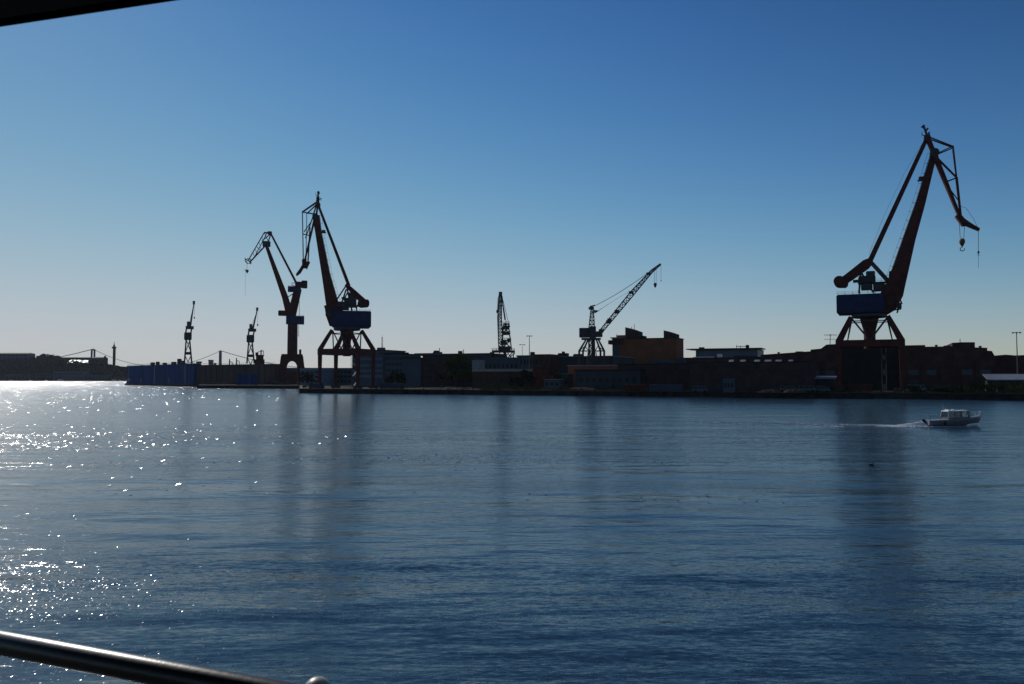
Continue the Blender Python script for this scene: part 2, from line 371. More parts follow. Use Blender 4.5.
def portal(root, F, zb0, zb1, zring, w, d, ringr, colw0, colw1, mname, upf=.72):
    C = F.c; pm = M[mname]
    cor = [(-1, -1), (1, -1), (1, 1), (-1, 1)]
    pos = [C + E1 * (i * w / 2) + E2 * (j * d / 2) for i, j in cor]
    for (i, j), p in zip(cor, pos):
        leg = MB(); leg.beam((p.x, p.y, 3.4), (p.x, p.y, zb0 + .4), 1.1, 1.5, 1.1, 1.5, n=E2)
        lo = leg.build('leg', pm, root)
        bg_ = MB(); c = Vector((p.x, p.y, 0)); bg_.obox(c, E1, E2, 2.6, .45, 2.5, 3.4)
        for k in (-1.9, -.7, .7, 1.9):
            q = c + E1 * k; bg_.lathe(Vector((q.x, q.y, 2.45)) - E2 * .35, [(.45, 0), (.45, .7)], 12, E2)
        bg_.build('bogie', M['steel'], lo)
    fr = MB()
    for a, b in ((0, 1), (2, 3)):
        A, B = pos[a].copy(), pos[b].copy(); A.z = B.z = (zb0 + zb1) / 2; dx = (B - A).normalized() * .9
        fr.beam(A - dx, B + dx, zb1 - zb0, zb1 - zb0, 1.6, 1.6, n=E2)
    for a, b in ((1, 2), (3, 0)):
        A, B = pos[a].copy(), pos[b].copy(); A.z = B.z = (zb0 + zb1) / 2 - .05
        fr.beam(A, B, (zb1 - zb0) * .93, (zb1 - zb0) * .93, 1.55, 1.55, n=E1)
    fr.build('portal_beam', pm, root)
    rg = MB(); rg.lathe((C.x, C.y, zring - 1.2), [(ringr, 0), (ringr + .35, .3), (ringr + .35, 1.1), (ringr * .9, 1.2)], 28)
    rg.build('slewing_ring', M['steel'], root)
    up = [C + E1 * (i * ringr * upf) + E2 * (j * ringr * min(upf, .8)) for i, j in cor]
    for p, q in zip(pos, up):
        b = MB(); b.beam((p.x, p.y, zb1 - .3), (q.x, q.y, zring - 1.0), 1.7, 1.2, 1.5, 1.1, n=E2); b.build('diagonal_strut', pm, root)
    br = MB()
    zt = zring - 1.3
    for a in range(4):
        b = (a + 1) % 4; mid = (pos[a] + pos[b]) / 2; md = (up[a] + up[b]) / 2
        lowm = C.lerp(mid, .62)
        for e in (a, b):
            mm = up[e].lerp(C, .05)
            br.beam((mm.x, mm.y, zt), (lowm.x + (mid.x - lowm.x) * .25, lowm.y + (mid.y - lowm.y) * .25, zb1), .42, n=E2)
        zz = zring - (zring - zb1) * .27
        A = pos[a].lerp(up[a], .73); B = pos[b].lerp(up[b], .73); br.beam((A.x, A.y, zz), (B.x, B.y, zz), .35)
    br.build('bracing', M['steel'], root)
    # stair tower winding up inside the frame
    st = MB(); q = C + E1 * (w * .22) ; z = 2.6; k = 0
    while z < zb0 - 2:
        s_ = 1 if k % 2 else -1; a = q + E2 * (s_ * 1.6); b = q - E2 * (s_ * 1.6)
        st.beam((a.x, a.y, z), (b.x, b.y, z + 2.6), .8, .8, .12, .12, n=UP.cross(E1)); st.obox((b.x, b.y), E1, E2, .7, .5, z + 2.55, z + 2.65); z += 2.6; k += 1
    for i, j in ((-.7, -2.1), (.7, -2.1), (.7, 2.1), (-.7, 2.1)):
        p = q + E1 * i + E2 * j; st.beam((p.x, p.y, 2.0), (p.x, p.y, zb0 + .2), .14)
    st.build('stair_tower', M['steel'], root)
    cl = MB(); cl.lathe((C.x, C.y, 0), [(colw1, zb0 - .6), (colw1, zb1), (colw1 * 1.03, zb1 + (zring - zb1) * .35), (colw0, zring - .8), (colw0 * 1.05, zring - .1)], 24)
    cl.build('pedestal', M['darkred'], root, smooth=False)

def hook(root, F, x0, x1, yt, yb, r, name='hook_block', hookm='yellow', ropes=2):
    t = MB(); 
    for i in range(ropes):
        f = i / max(1, ropes - 1) if ropes > 1 else .5
        a = F.p(x0 + (x1 - x0) * f, yt); b = F.p((x0 + x1) / 2 + (f - .5) * F_w(F, r) , yb); t.tube(a, b, .09, .09, 5)
    t.build('hoist_rope', M['rope'], root)
    c = F.p((x0 + x1) / 2, yb); h = MB()
    h.lathe(c - UP * 2 * r, [(.15 * r, -1.0 * r), (.45 * r, -.6 * r), (1.0 * r, .6 * r), (.95 * r, 1.5 * r), (.4 * r, 2.0 * r)], 14)
    for k in range(9):
        a0 = math.pi * (.9 - k * .17); a1 = math.pi * (.9 - (k + 1) * .17)
        cc = c - UP * 3.9 * r
        h.tube(cc + (F.u * math.sin(a0) + UP * math.cos(a0)) * .7 * r * -1, cc + (F.u * math.sin(a1) + UP * math.cos(a1)) * .7 * r * -1, .16 * r, .16 * r, 6)
    h.beam(c - UP * 2.9 * r, c - UP * 3.3 * r, .25 * r)
    return h.build(name, M[hookm], root)
def F_w(F, r): return r * 1.3 / F.k

def double_lever_crane(px, D, label, S):
    F = Frame(px, D); root = empty('harbour_crane', F.c, label, 'crane', 'big double lever portal cranes')
    k = F.k; n = F.n; zz = lambda y: F.p(px, y).z
    portal(root, F, zz(S['beam'][1]), zz(S['beam'][0]), zz(S['ring']), S['pw'], S['pd'], S['ringr'] * k, S['ped'][0] * k, S['ped'][1] * k, 'red', S['upf'])
    # machine house
    x0, y0, x1, y1 = S['house']
    mb = MB(); obx(mb, F, x0, y0, x1, y1, 8.5); hs = mb.build('machine_house', M['blue'], root, bevel=.35)
    mb = MB(); rails(mb, F, x0 + .4, x1 - .4, y0, 7.6); mb.build('roof_railing', M['steel'], hs)
    mb = MB(); s_ = S['side']
    obx(mb, F, x0 + 2, y1, x1 - 2, y1 + 1.0, 7.0); mb.build('house_floor', M['steel'], root)
    # jib
    mb = MB(); J = S['jib']
    for (a, wa), (b, wb) in zip(J[:-1], J[1:]):
        mb.beam(F.p(*a), F.p(*b), wa * k, wb * k, (wa * .8 + 1) * k, (wb * .8 + 1) * k, n=n)
    jb = mb.build('jib', M['red'], root)
    # walkway ladder along the jib
    mb = MB(); off = s_ * -1
    for (a, wa), (b, wb) in zip(J[1:-1], J[2:]):
        A, B = F.p(*a), F.p(*b); ax = (B - A).normalized(); sd_ = ax.cross(n).normalized()
        if sd_.dot(F.u) * off < 0: sd_ = -sd_
        a0, b0 = A + sd_ * (wa * k / 2 + .15), B + sd_ * (wb * k / 2 + .15)
        for q in (-.5, .5): mb.beam(a0 + n * q, b0 + n * q, .12)
        nn = max(2, int((B - A).length / 3.2))
        for i in range(nn + 1): c = a0.lerp(b0, i / nn); mb.beam(c - sd_ * .4, c + sd_ * .9, .1)
        mb.beam(a0 + sd_ * .9, b0 + sd_ * .9, .08)
    mb.build('jib_walkway', M['steel'], jb)
    mb = MB(); x, y = S['floodlight']; c = F.p(x, y); mb.beam(c - F.u * 1.2, c + F.u * 1.0, .25); mb.obox((c.x, c.y), F.u, n, .9, .8, c.z, c.z + 1.1)
    mb.obox((c.x, c.y), F.u, n, 1.3, 1.1, c.z - .2, c.z - .05); mb.build('floodlight_platform', M['steel'], jb)
    # cheek plates and driver's cab at the jib foot
    mb = MB(); fp = [F.p(*q) for q in S['cheek']]
    for d in (-2.9, 2.2): mb.prism([q + n * d for q in fp], [q + n * (d + .7) for q in fp])
    mb.prism([q - n * 1.9 for q in fp], [q + n * 1.9 for q in fp])
    mb.build('jib_foot', M['darkred'], root)
    cx0, cy0, cx1, cy1 = S['cab']; mb = MB(); obx(mb, F, cx0, cy0, cx1, cy1, 3.0, -3.6); cb = mb.build('cab', M['steel'], root, bevel=.15)
    mb = MB(); obx(mb, F, cx0 + .3, cy0 + .5, cx1 - .3, (cy0 + cy1) / 2, .1, -5.13); mb.build('cab_window', M['glass'], cb)
    for q0, q1, r in S['cabbits']: mb = MB(); mb.beam(F.p(*q0, -2), F.p(*q1, -2), r); mb.build('cab_platform', M['steel'], root)
    # stay with its collar
    a, b = S['stay']; mb = MB()
    for d in (-1.5, 1.5): mb.beam(F.p(*a) + n * d * .5, F.p(*b) + n * d, S['stayw'][0] * k, S['stayw'][1] * k, .9, .9, n=n)
    for i in range(1, 9):
        c = F.p(*a).lerp(F.p(*b), i / 9); mb.beam(c - n * 1.3, c + n * 1.3, .3)
    mb.build('back_stay', M['red'], root)
    # fly jib
    mb = MB()
    for q0, q1, w0, w1, dd in S['fly']:
        for d in (-dd, dd) if dd else (0,): mb.beam(F.p(*q0) + n * d, F.p(*q1) + n * d * .6, w0 * k, w1 * k, n=n)
    for q, dd in S['flycross']:
        c = F.p(*q); mb.beam(c - n * dd, c + n * dd, .3)
    fj = mb.build('fly_jib', M['red'], root)
    mb = MB()
    for q0, q1, w0 in S['bits']: mb.beam(F.p(*q0), F.p(*q1), w0 * k, n=n)
    mb.build('tip_gantry', M['steel'], fj)
    mb = MB(); c = F.p(*S['pivot'])
    mb.lathe(c - n * 2, [(1.5, 0), (1.5, 4)], 16, n); mb.build('jib_head_sheave', M['steel'], jb)
    mb = MB(); c2 = F.p(*S['stay'][0]); mb.lathe(c2 - n * 1.6, [(1.1, 0), (1.1, 3.2)], 16, n); mb.build('stay_pin', M['steel'], jb)
    hd = S['flyhead']; mb = MB()
    mb.prism([F.p(*q) - n * 1.6 for q in hd], [F.p(*q) + n * 1.6 for q in hd]); mb.build('fly_jib_head', M['darkred'], fj)
    # counterweight arm
    mb = MB(); 
    for d in (-2.2, 2.2):
        for (a, wa), (b, wb) in zip(S['arm'][:-1], S['arm'][1:]): mb.beam(F.p(*a) + n * d, F.p(*b) + n * d, wa * k, wb * k, 1.0, 1.0, n=n)
    am = mb.build('counterweight_arm', M['red'], root)
    mb = MB(); (cx, cy, cr), (ex, ey, er) = S['cw']
    A, B = F.p(cx, cy), F.p(ex, ey); ax = (B - A).normalized(); lat = ax.cross(n).normalized()
    prof = []
    for t in range(9):
        th = math.pi * t / 8 ; prof.append(A + lat * (math.cos(th) * cr * k) - ax * (math.sin(th) * cr * k))
    prof += [B - lat * er * k * 1.0, B + ax * er * k * .35 - lat * er * k * .5, B + ax * er * k * .35 + lat * er * k * .5, B + lat * er * k]
    mb.prism([q - n * 3.2 for q in prof], [q + n * 3.2 for q in prof]); mb.build('counterweight', M['darkred'], am)
    # gantry on the roof, winch gear, luffing rods
    mb = MB()
    for q0, q1, r in S['gantry']:
        for d in (-2.3, 2.3): mb.beam(F.p(*q0) + n * d, F.p(*q1) + n * d, r * k, n=n)
    for q0, q1, r in S['gantry'][:3]: c = F.p(*q0); mb.beam(c - n * 2.3, c + n * 2.3, .5)
    mb.build('roof_gantry', M['steel'], root)
    mb = MB()
    for q0, q1 in S['rods']:
        for d in (-1.8, 1.8): mb.beam(F.p(*q0) + n * d, F.p(*q1) + n * d, .38)
    mb.build('luffing_rod', M['steel'], root)
    for (gx0, gy0, gx1, gy1) in S['gear']:
        mb = MB(); obx(mb, F, gx0, gy0, gx1, gy1, 5.0, RNG.uniform(-.6, .6)); g = mb.build('winch_housing', M['steel'], root, bevel=.2)
    mb = MB(); gx0, gy0, gx1, gy1 = S['deck']; obx(mb, F, gx0, gy0, gx1, gy1, 6.4); rails(mb, F, gx0, gx1, gy0, 6.2); mb.build('winch_platform', M['steel'], root)
    for h_ in S['hooks']: hook(root, F, *h_)
    return root, F

SR = dict(beam=(340.5, 347), ring=314.5, pw=20.6, pd=13.0, ringr=15.5, upf=1.1, ped=(9.2, 5.4),
    house=(837, 294, 884, 314), side=1,
    jib=[((886, 308), 14), ((895.5, 287), 16.5), ((909, 240), 11.2), ((920.3, 204), 8.6), ((934, 154), 5.4)],
    floodlight=(921.5, 180), cheek=[(884, 285), (900, 282), (905, 286), (903, 296), (896, 309), (888, 314), (880, 313), (878, 300)],
    cab=(897, 303, 901.5, 309), cabbits=[((889, 310.5), (901, 309), .5), ((898, 310), (897, 313), .4), ((900, 299), (902, 304), .35)],
    stay=((927, 138), (870.5, 260)), stayw=(3.4, 4.4),
    fly=[((927.5, 138), (934, 154), 3.6, 3.8, 1.2), ((934, 154), (960.5, 219), 4.0, 2.4, 1.3),
         ((928, 137.5), (953, 147), 1.1, 1.1, 1.2), ((953, 147), (937, 154), .9, .9, 1.4), ((953, 148), (956.5, 178), 1.0, 1.0, 1.4),
         ((956.5, 178), (961, 218), 1.8, 1.6, .9), ((938, 159), (956.5, 177.5), 1.1, 1.1, .8), ((947, 181.5), (956, 178), .7, .7, .7), ((949, 188), (958, 200), .5, .5, .6)],
    flycross=[((953, 147), 1.5), ((956.5, 178), 1.3), ((944, 178), 1.3), ((950, 194), 1.2), ((956, 208), 1)],
    bits=[((928, 138), (923.5, 126), 1.9), ((923.5, 127), (922.5, 125.8), 3.2), ((926, 131), (928, 128), 1.5), ((927.5, 136), (922, 135), .7), ((922, 135), (922, 132), .6), ((928, 133), (930, 133), 1.6)],
    pivot=(934.3, 153.5), flyhead=[(955, 216.5), (960, 214), (964, 219), (971, 224), (979.5, 229), (979, 230.8), (972, 228), (966, 225.5), (962, 226)],
    arm=[((871.5, 260.5), 5.0), ((866, 264.5), 8.6), ((852, 275), 7.6), ((843, 281.5), 7.0)], cw=((839.5, 282, 5.4), (846.5, 283, 4.4)),
    gantry=[((861, 270), (859, 293), 1.6), ((861, 272), (873, 292), 1.2), ((859, 280), (873, 280), 1.2), ((873, 276), (874, 293), 1.0), ((853, 281.5), (859, 281), 1.6)],
    rods=[((869.5, 262), (887.5, 282)), ((872, 262), (889.5, 281))],
    gear=[(858.5, 276, 875.5, 284), (861, 284, 872.5, 290), (866, 271.5, 875, 277), (873.5, 284, 885, 291), (889, 271.5, 893.5, 278)], deck=(858, 282.5, 889, 283.6),
    hooks=[(959.3, 964.7, 224, 238.5, .95), (978.2, 978.6, 230, 251, .35, 'ball_hook', 'steel', 1)])
rR, FR = double_lever_crane(870.5, 288, 'tallest red portal crane at the right, jib folded to the right above a blue house', SR)
mb = MB(); mb.tube(FR.p(978.4, 253), FR.p(978.4, 268), .06, .06, 5); mb.build('tag_line', M['rope'], rR)
mb = MB(); mb.path([FR.p(957, 205), FR.p(966, 208), FR.p(973, 218), FR.p(978.5, 229)], .06, 5); mb.build('luffing_rope', M['rope'], rR); mb = MB(); mb.path([FR.p(928, 134), FR.p(905, 172), FR.p(884, 216), FR.p(869, 254)], .05, 5); mb.build('luffing_rope', M['rope'], rR)

SM = dict(beam=(349, 355), ring=328, pw=21.8, pd=12.5, ringr=12.5, upf=.86, ped=(7.2, 3.9),
    house=(331.5, 311.8, 371, 327), side=-1,
    jib=[((337, 318), 13), ((332, 303), 12), ((326, 275), 8.2), ((318.3, 232), 6.2), ((316, 216), 7.0)],
    floodlight=(323.5, 232.5), cheek=[(324.5, 306), (336, 303), (342, 306), (345, 318), (338, 325.5), (329.5, 326), (326, 316)],
    cab=(325.5, 309, 331, 316), cabbits=[((324, 307), (333, 306), .5), ((325, 299), (328, 300), .3)],
    stay=((318.2, 205), (349, 286)), stayw=(2.2, 3.0),
    fly=[((318, 203), (316, 218), 1.4, 1.6, 1.2), ((317, 203), (313, 216), 1.0, 1.0, 1.0), ((318, 197), (317.5, 206), 3.0, 3.0, .5),
         ((315, 217), (304.5, 262), 1.6, 1.4, 1.3), ((313.2, 216), (305.5, 238), .7, .7, 1.0), ((310, 227), (308.0, 262), .9, 1.2, .9),
         ((317, 202), (302.4, 212), .8, .8, 1.3), ((316, 205), (306.5, 214), .6, .6, 1.0), ((302.4, 212), (314, 214), .6, .6, 1.2),
         ((302.4, 212), (303.3, 260), .7, .9, 1.0), ((306.8, 213.5), (306, 255), .45, .6, .9), ((304, 232), (311, 222), .5, .5, .8), ((303, 234), (311, 236), .5, .5, .8)],
    flycross=[((302.4, 212), 1.6), ((311, 235), 1.3), ((307, 250), 1.2)],
    bits=[((318, 199), (318.3, 192), 1.7), ((317.3, 193), (319.6, 192.3), 2.4), ((316.5, 196), (315.6, 193.5), .6), ((319, 200), (321.3, 198), .7), ((321.3, 198), (321, 201), .5)],
    pivot=(315.5, 217), flyhead=[(302, 260), (306.5, 258.5), (306.5, 262), (310, 262), (306.8, 269.2), (305.5, 268), (303.5, 268), (300.5, 273), (296.5, 276), (296, 274.5), (300, 269), (302.3, 265)],
    arm=[((345.5, 285), 2.5), ((349.5, 288), 3.4), ((356, 295), 5.5), ((364, 301.5), 4.5)], cw=((361.5, 303.5, 4.0), (368, 303.5, 3.4)),
    gantry=[((347, 288), (352, 311), 1.4), ((346, 290), (339, 311), 1.2), ((342, 298), (356, 300), 1.0), ((343, 306), (360, 306), 1.0), ((356, 306), (357, 312), 1.0)],
    rods=[((345.5, 286.5), (336.5, 300)), ((348, 292), (343.5, 300))],
    gear=[(344, 299, 356.5, 305), (338, 302, 345, 307), (348, 293, 355, 300), (340, 306, 349, 310), (335.5, 304.5, 340, 307)], deck=(337, 306.0, 357.5, 307),
    hooks=[])
rM, FM_ = double_lever_crane(346.5, 383, 'tall dark red portal crane over the quay corner with its jib folded to the left', SM)

# single column crane on an arched base
def column_crane():
    F = Frame(292, 590); k = F.k; n = F.n
    root = empty('harbour_crane', F.c, 'slim red crane on a thick column over an arched base, left of the middle crane', 'crane')
    mb = MB(); out = [(277, 384.5), (281, 356), (283, 355), (301, 355), (303, 356), (306.5, 384.5)]
    arch = [(297.3, 384.5)] + [(292 + 5.0 * math.cos(t), 368 - 7.0 * math.sin(t)) for t in [math.pi * i / 10 for i in range(11)]] + [(286.7, 384.5)]
    ring = out[::-1]; poly = [(277, 384.5), (281, 356), (283, 355), (301, 355), (303, 356), (306.5, 384.5)] + arch
    for d0, d1 in ((-7, -4), (4, 7)):
        # outline split into two feet and a bridge so every face stays convex
        for q in ([(277, 384.5), (281, 356), (286.8, 356), (286.8, 384.5)], [(297.2, 384.5), (297.2, 356), (303, 356), (306.5, 384.5)]):
            mb.prism([F.p(*a) + n * d0 for a in q], [F.p(*a) + n * d1 for a in q])
        for i in range(10):
            t0, t1 = math.pi * i / 10, math.pi * (i + 1) / 10
            a0 = (292 + 5.2 * math.cos(t0), 368 - 7 * math.sin(t0)); a1 = (292 + 5.2 * math.cos(t1), 368 - 7 * math.sin(t1))
            q = [a0, (a0[0], 356), (a1[0], 356), a1]; mb.prism([F.p(*a) + n * (d0 + .01) for a in q], [F.p(*a) + n * (d1 - .01) for a in q])
    for q in ([(278, 384), (282, 357), (286, 357), (285, 384)], [(299, 384), (298, 357), (302, 357), (305.5, 384)]):
        mb.prism([F.p(*a) - n * 4 for a in q], [F.p(*a) + n * 4 for a in q])
    obx(mb, F, 281.5, 354.4, 302.5, 357, 14.5); mb.build('arched_base', M['darkred'], root)
    mb = MB(); 
    for x0, x1 in ((274, 288), (297, 310)): obx(mb, F, x0, 381.5, x1, 385.5, 17)
    mb.build('bogie', M['steel'], root)
    mb = MB(); obx(mb, F, 299, 349.5, 301.4, 354.5, 3); mb.build('vent_box', M['steel'], root)
    mb = MB(); a = F.p(292, 355); b = F.p(292, 323); mb.lathe((F.c.x, F.c.y, 0), [(5.0 * k, a.z), (4.8 * k, b.z), (5.6 * k, b.z + .1), (5.6 * k, b.z + 1)], 20); mb.build('column', M['darkred'], root)
    mb = MB(); obx(mb, F, 286, 316.4, 304.2, 324, 8); rails(mb, F, 287, 303.5, 316.4, 7.5); mb.build('machine_house', M['blue'], root, bevel=.3)
    mb = MB(); obx(mb, F, 278.2, 310.8, 288.5, 315.6, 6); mb.build('cab', M['darkred'], root, bevel=.3)
    mb = MB(); mb.beam(F.p(291, 318), F.p(298, 289), 8.6 * k, 7.4 * k, 5, 4, n=n); mb.build('tower', M['darkred'], root)
    mb = MB(); mb.beam(F.p(290, 315), F.p(285, 297), 7.6 * k, 6.0 * k, 4, 3.4, n=n); mb.beam(F.p(285, 297), F.p(266.5, 246), 6.0 * k, 3.1 * k, 3.4, 2, n=n); mb.build('jib', M['red'], root)
    mb = MB(); obx(mb, F, 287.8, 287.2, 301, 291.6, 7); rails(mb, F, 288, 300.5, 287.2, 6.5, r=.12); mb.build('top_platform', M['blue'], root)
    mb = MB(); obx(mb, F, 295, 282, 303, 287.4, 5); obx(mb, F, 301.5, 281, 307.4, 288, 6); mb.build('counterweight', M['darkred'], root, bevel=.3)
    mb = MB(); 
    for d in (-1.2, 1.2): mb.beam(F.p(271.5, 235) + n * d, F.p(296.3, 283) + n * d, 1.6 * k, 2.0 * k, n=n)
    mb.build('back_stay', M['red'], root)
    mb = MB()
    for a, b in (((299, 291), (287.5, 297)), ((296, 287), (291.5, 284.5)), ((294, 293), (288, 297)), ((291.5, 283), (298, 283))): mb = MB(); mb.beam(F.p(*a), F.p(*b), .9 * k * .7); mb.build('strut', M['steel'], root)
    mb = MB(); mb.beam(F.p(299.3, 290), F.p(299.3, 318), .25); mb.build('cable_duct', M['steel'], root)
    mb = MB(); mb.beam(F.p(298.8, 325), F.p(298.8, 337), .2)
    for i in range(6): mb.beam(F.p(296.6, 326 + i * 1.9), F.p(299, 326 + i * 1.9), .3)
    mb.build('ladder', M['steel'], root)
    mb = MB(); sg = [((264, 232.5), (271.5, 233), .9), ((271, 233), (268, 243), .9), ((264, 233), (248.5, 260), .7), ((266, 245), (249.5, 262.5), 1.0), ((264.5, 233), (269, 243), .6),
        ((271.5, 233), (262, 241), .5), ((259, 242), (261, 249), .4), ((255, 249), (257.5, 254), .4), ((262, 236), (264, 246), .4), ((257, 247), (260, 250), .4), ((253, 253), (254.5, 257), .4), ((267, 233), (254, 258), .5)]
    for a, b, r in sg:
        for d in (-.9, .9): mb.beam(F.p(*a) + n * d, F.p(*b) + n * d, r * k, n=n)
    fj = mb.build('fly_jib', M['red'], root)
    mb = MB(); obx(mb, F, 262.5, 241.5, 270.5, 246.5, 4); mb.build('jib_head_sheave', M['steel'], fj, bevel=.3); mb = MB(); obx(mb, F, 267.5, 231.6, 272, 234.4, 3); mb.build('stay_sheave', M['steel'], fj, bevel=.3)
    mb = MB()
    for a, b, r in (((245.3, 259), (250.5, 262), 1.0), ((247, 258.6), (251, 259.5), .8), ((246, 261), (247.2, 263.8), .8), ((250.5, 260), (251, 264), .8), ((245, 258), (245.6, 262), .6), ((247, 262.8), (251, 264), .6)): mb.beam(F.p(*a), F.p(*b), r * k)
    mb.build('fly_jib_head', M['steel'], fj)
    mb = MB(); mb.tube(F.p(247.3, 264), F.p(247.0, 269), .1); mb.tube(F.p(245.3, 270), F.p(245.3, 296), .06); mb.build('hoist_rope', M['rope'], root)
    mb = MB(); c = F.p(247.2, 270); mb.lathe(c - UP * .9, [(.2, -1.6), (.6, -.8), (1.1, 0), (1.0, .8), (.4, 1.2)], 10); mb.beam(c - F.u * 1.8, c + F.u * .8, .5); mb.build('hook_block', M['steel'], root)
column_crane()

# two little tower cranes riding on the dock walls
def dock_crane(px, D, ztop, label, dy=0, mir=0, top=(194, 301)):
    F = Frame(px, D, ztop); k = F.k; n = F.n; q = lambda x, y: (x - 188 + px, y + dy)
    root = empty('dock_crane', F.c, label, 'crane', 'small dark cranes on the dock walls')
    yb = 364 - 0
    for x0, x1 in ((184.4, 186.2), (191.8, 189.6)):
        for d in (-1, 1):
            mb = MB(); a = F.p(x0 - 188 + px, 364) + n * d * 3.2; a.z = ztop; mb.beam(a, F.p(*q(x1, 339)) + n * d * 2, 1.5 * k, 1.3 * k, 1.0, .9, n=n); mb.build('leg', M['steel'], root)
    mb = MB(); obx(mb, F, q(184.6, 0)[0], 352 + dy, q(191.4, 0)[0], 354.6 + dy, 5); mb.beam(F.p(*q(185.6, 352)), F.p(*q(190, 340)), .5); mb.beam(F.p(*q(190.8, 352)), F.p(*q(186.4, 340)), .5)
    for d in (-2.5, 2.5): mb.beam(F.p(*q(184.8, 355), d), F.p(*q(188, 362), d), .5); mb.beam(F.p(*q(191.3, 355), d), F.p(*q(188, 362), d), .5)
    mb.build('cross_beam', M['steel'], root)
    mb = MB(); obx(mb, F, q(184.0, 0)[0], 332.5 + dy, q(191.8, 0)[0], 340 + dy, 6); mb.build('machine_house', M['steel'], root, bevel=.5)
    mb = MB()
    for x0, x1 in ((185.6, 186.6), (190.8, 191.8)): mb.beam(F.p(*q(x0, 333)), F.p(*q(x1, 328)), .9)
    obx(mb, F, q(185.6, 0)[0], 326.3 + dy, q(193.8, 0)[0], 329 + dy, 5); mb.build('upper_frame', M['steel'], root)
    mb = MB(); obx(mb, F, q(186.8, 0)[0], 321.6 + dy, q(190.0, 0)[0], 326.6 + dy, 3.5); mb.build('cab', M['greysteel'], root, bevel=.2)
    mb = MB(); tx, ty = top
    for d in (-1.0, 1.0): mb.beam(F.p(*q(190, 328)) + n * d, F.p(tx, ty + 2) + n * d * .5, 1.9 * k, .9 * k, .5, .5, n=n)
    for i in range(9):
        c = F.p(*q(190, 328)).lerp(F.p(tx, ty + 2), (i + .5) / 9); mb.beam(c - n, c + n, .4)
    mb.beam(F.p(tx, ty), F.p(tx - .2, ty + 3.5), 1.9 * k, 1.6 * k); j = mb.build('jib', M['steel'], root)
    mb = MB(); a = F.p(tx + .6, ty + 2); mb.tube(a, a - UP * 12, .08); mb.tube(F.p(*q(189.5, 322)), F.p(tx, ty + 3), .1)
    mb.build('hoist_rope', M['rope'], root)
    mb = MB(); c = a - UP * 12.5; mb.lathe(c, [(.1, -.8), (.6, -.3), (.7, .3), (.2, .8)], 8); mb.build('hook', M['steel'], root)
dock_crane(188, 668, 19, 'small dark crane standing where the blue dock wall meets the brown one', 0, top=(194.0, 301))
dock_crane(250.5, 640, 18.6, 'small dark crane on the brown dock wall beside the ship mast', 2.5, top=(257.3, 307.5))

# lattice crane seen end on
def lattice_crane_front():
    F = Frame(505, 470); k = F.k; n = F.n
    root = empty('harbour_crane', F.c, 'narrow dark lattice crane seen end on, jib nearly upright, behind low brown sheds', 'crane')
    legs = [(488, -5), (512, -5), (510, 5), (491, 5)]
    for x, d in legs:
        mb = MB(); a = F.p(x, 382, d); a.z = 2.0; mb.beam(a, F.p(498 + (x - 500) * .6, 352, d * .7), 1.3, 1.0); mb.build('leg', M['steel'], root)
    mb = MB(); obx(mb, F, 492, 350.5, 514.8, 352.5, 9); rails(mb, F, 492, 514.5, 350.5, 8.6, r=.12)
    for a, b in (((507, 352), (513, 360)), ((513, 352), (506, 360)), ((514, 352), (512.5, 362)), ((493, 352), (500, 362)), ((500, 352), (494, 362)), ((505, 352), (510, 364)), ((510, 357), (515, 353))): 
        for d in (-3, 3): mb.beam(F.p(*a, d), F.p(*b, d), .55)
    mb.build('slewing_platform', M['steel'], root)
    mb = MB(); obx(mb, F, 499, 346.5, 510.5, 350.6, 6); mb.build('machine_house', M['steel'], root, bevel=.3)
    mb = MB()
    for a, b in (((502, 350), (503.5, 325)), ((511.5, 350), (508.5, 325)), ((502, 348), (511, 340)), ((511, 348), (502.5, 340)), ((503, 333), (510, 326)), ((509.5, 334), (503, 326))):
        for d in (-2.5, 2.5): mb.beam(F.p(*a, d), F.p(*b, d), .7)
    for y, w_ in ((340, 5.0), (333, 4.2), (326, 3.4), (323.8, 3.4)):
        obx(mb, F, 506.5 - w_, y, 506.5 + w_ * .9, y + .7, 6.5); rails(mb, F, 506.5 - w_, 506.5 + w_ * .9, y, 6.5, r=.12, step=1.5)
    tw = mb.build('a_frame_tower', M['steel'], root)
    for x0, y0, x1, y1 in ((502.5, 326.5, 509.5, 329.5), (503, 332, 509.5, 335), (500.5, 341, 507, 345), (507, 338.5, 511, 342), (504, 323, 507, 325.5)):
        mb = MB(); obx(mb, F, x0, y0, x1, y1, 4); mb.build('winch', M['steel'], tw, bevel=.3)
    mb = MB(); lattice(mb, F, (501, 350), (499.6, 318), 4.4 * k, 3.8 * k, .62, 9); lattice(mb, F, (499.6, 318), (500.4, 293), 3.8 * k, 2.0 * k, .66, 8); mb.build('jib', M['steel'], root)
    mb = MB(); obx(mb, F, 498.8, 292, 502.2, 296.5, 3); mb.beam(F.p(499, 296), F.p(498.3, 310), .9); mb.beam(F.p(502, 296), F.p(503.5, 310), .7); mb.beam(F.p(498.6, 302), F.p(503, 301), .7); mb.beam(F.p(498, 306), F.p(503, 305.5), .6)
    mb.beam(F.p(503.5, 309), F.p(505.2, 320), .9); mb.build('jib_head', M['steel'], root)
    mb = MB(); obx(mb, F, 496.3, 310, 498.2, 313, 1.2); mb.tube(F.p(497.6, 298), F.p(497.3, 310), .1); mb.tube(F.p(498.4, 313), F.p(498.6, 347), .18); mb.build('hook_block', M['steel'], root)
    mb = MB()
    for d in (-1.5, 1.5): mb.tube(F.p(501.5, 294, d), F.p(509.3, 326, d), .13); mb.tube(F.p(502, 296, d), F.p(506.5, 325, d), .13)
    mb.build('pendant_rope', M['rope'], root)
lattice_crane_front()

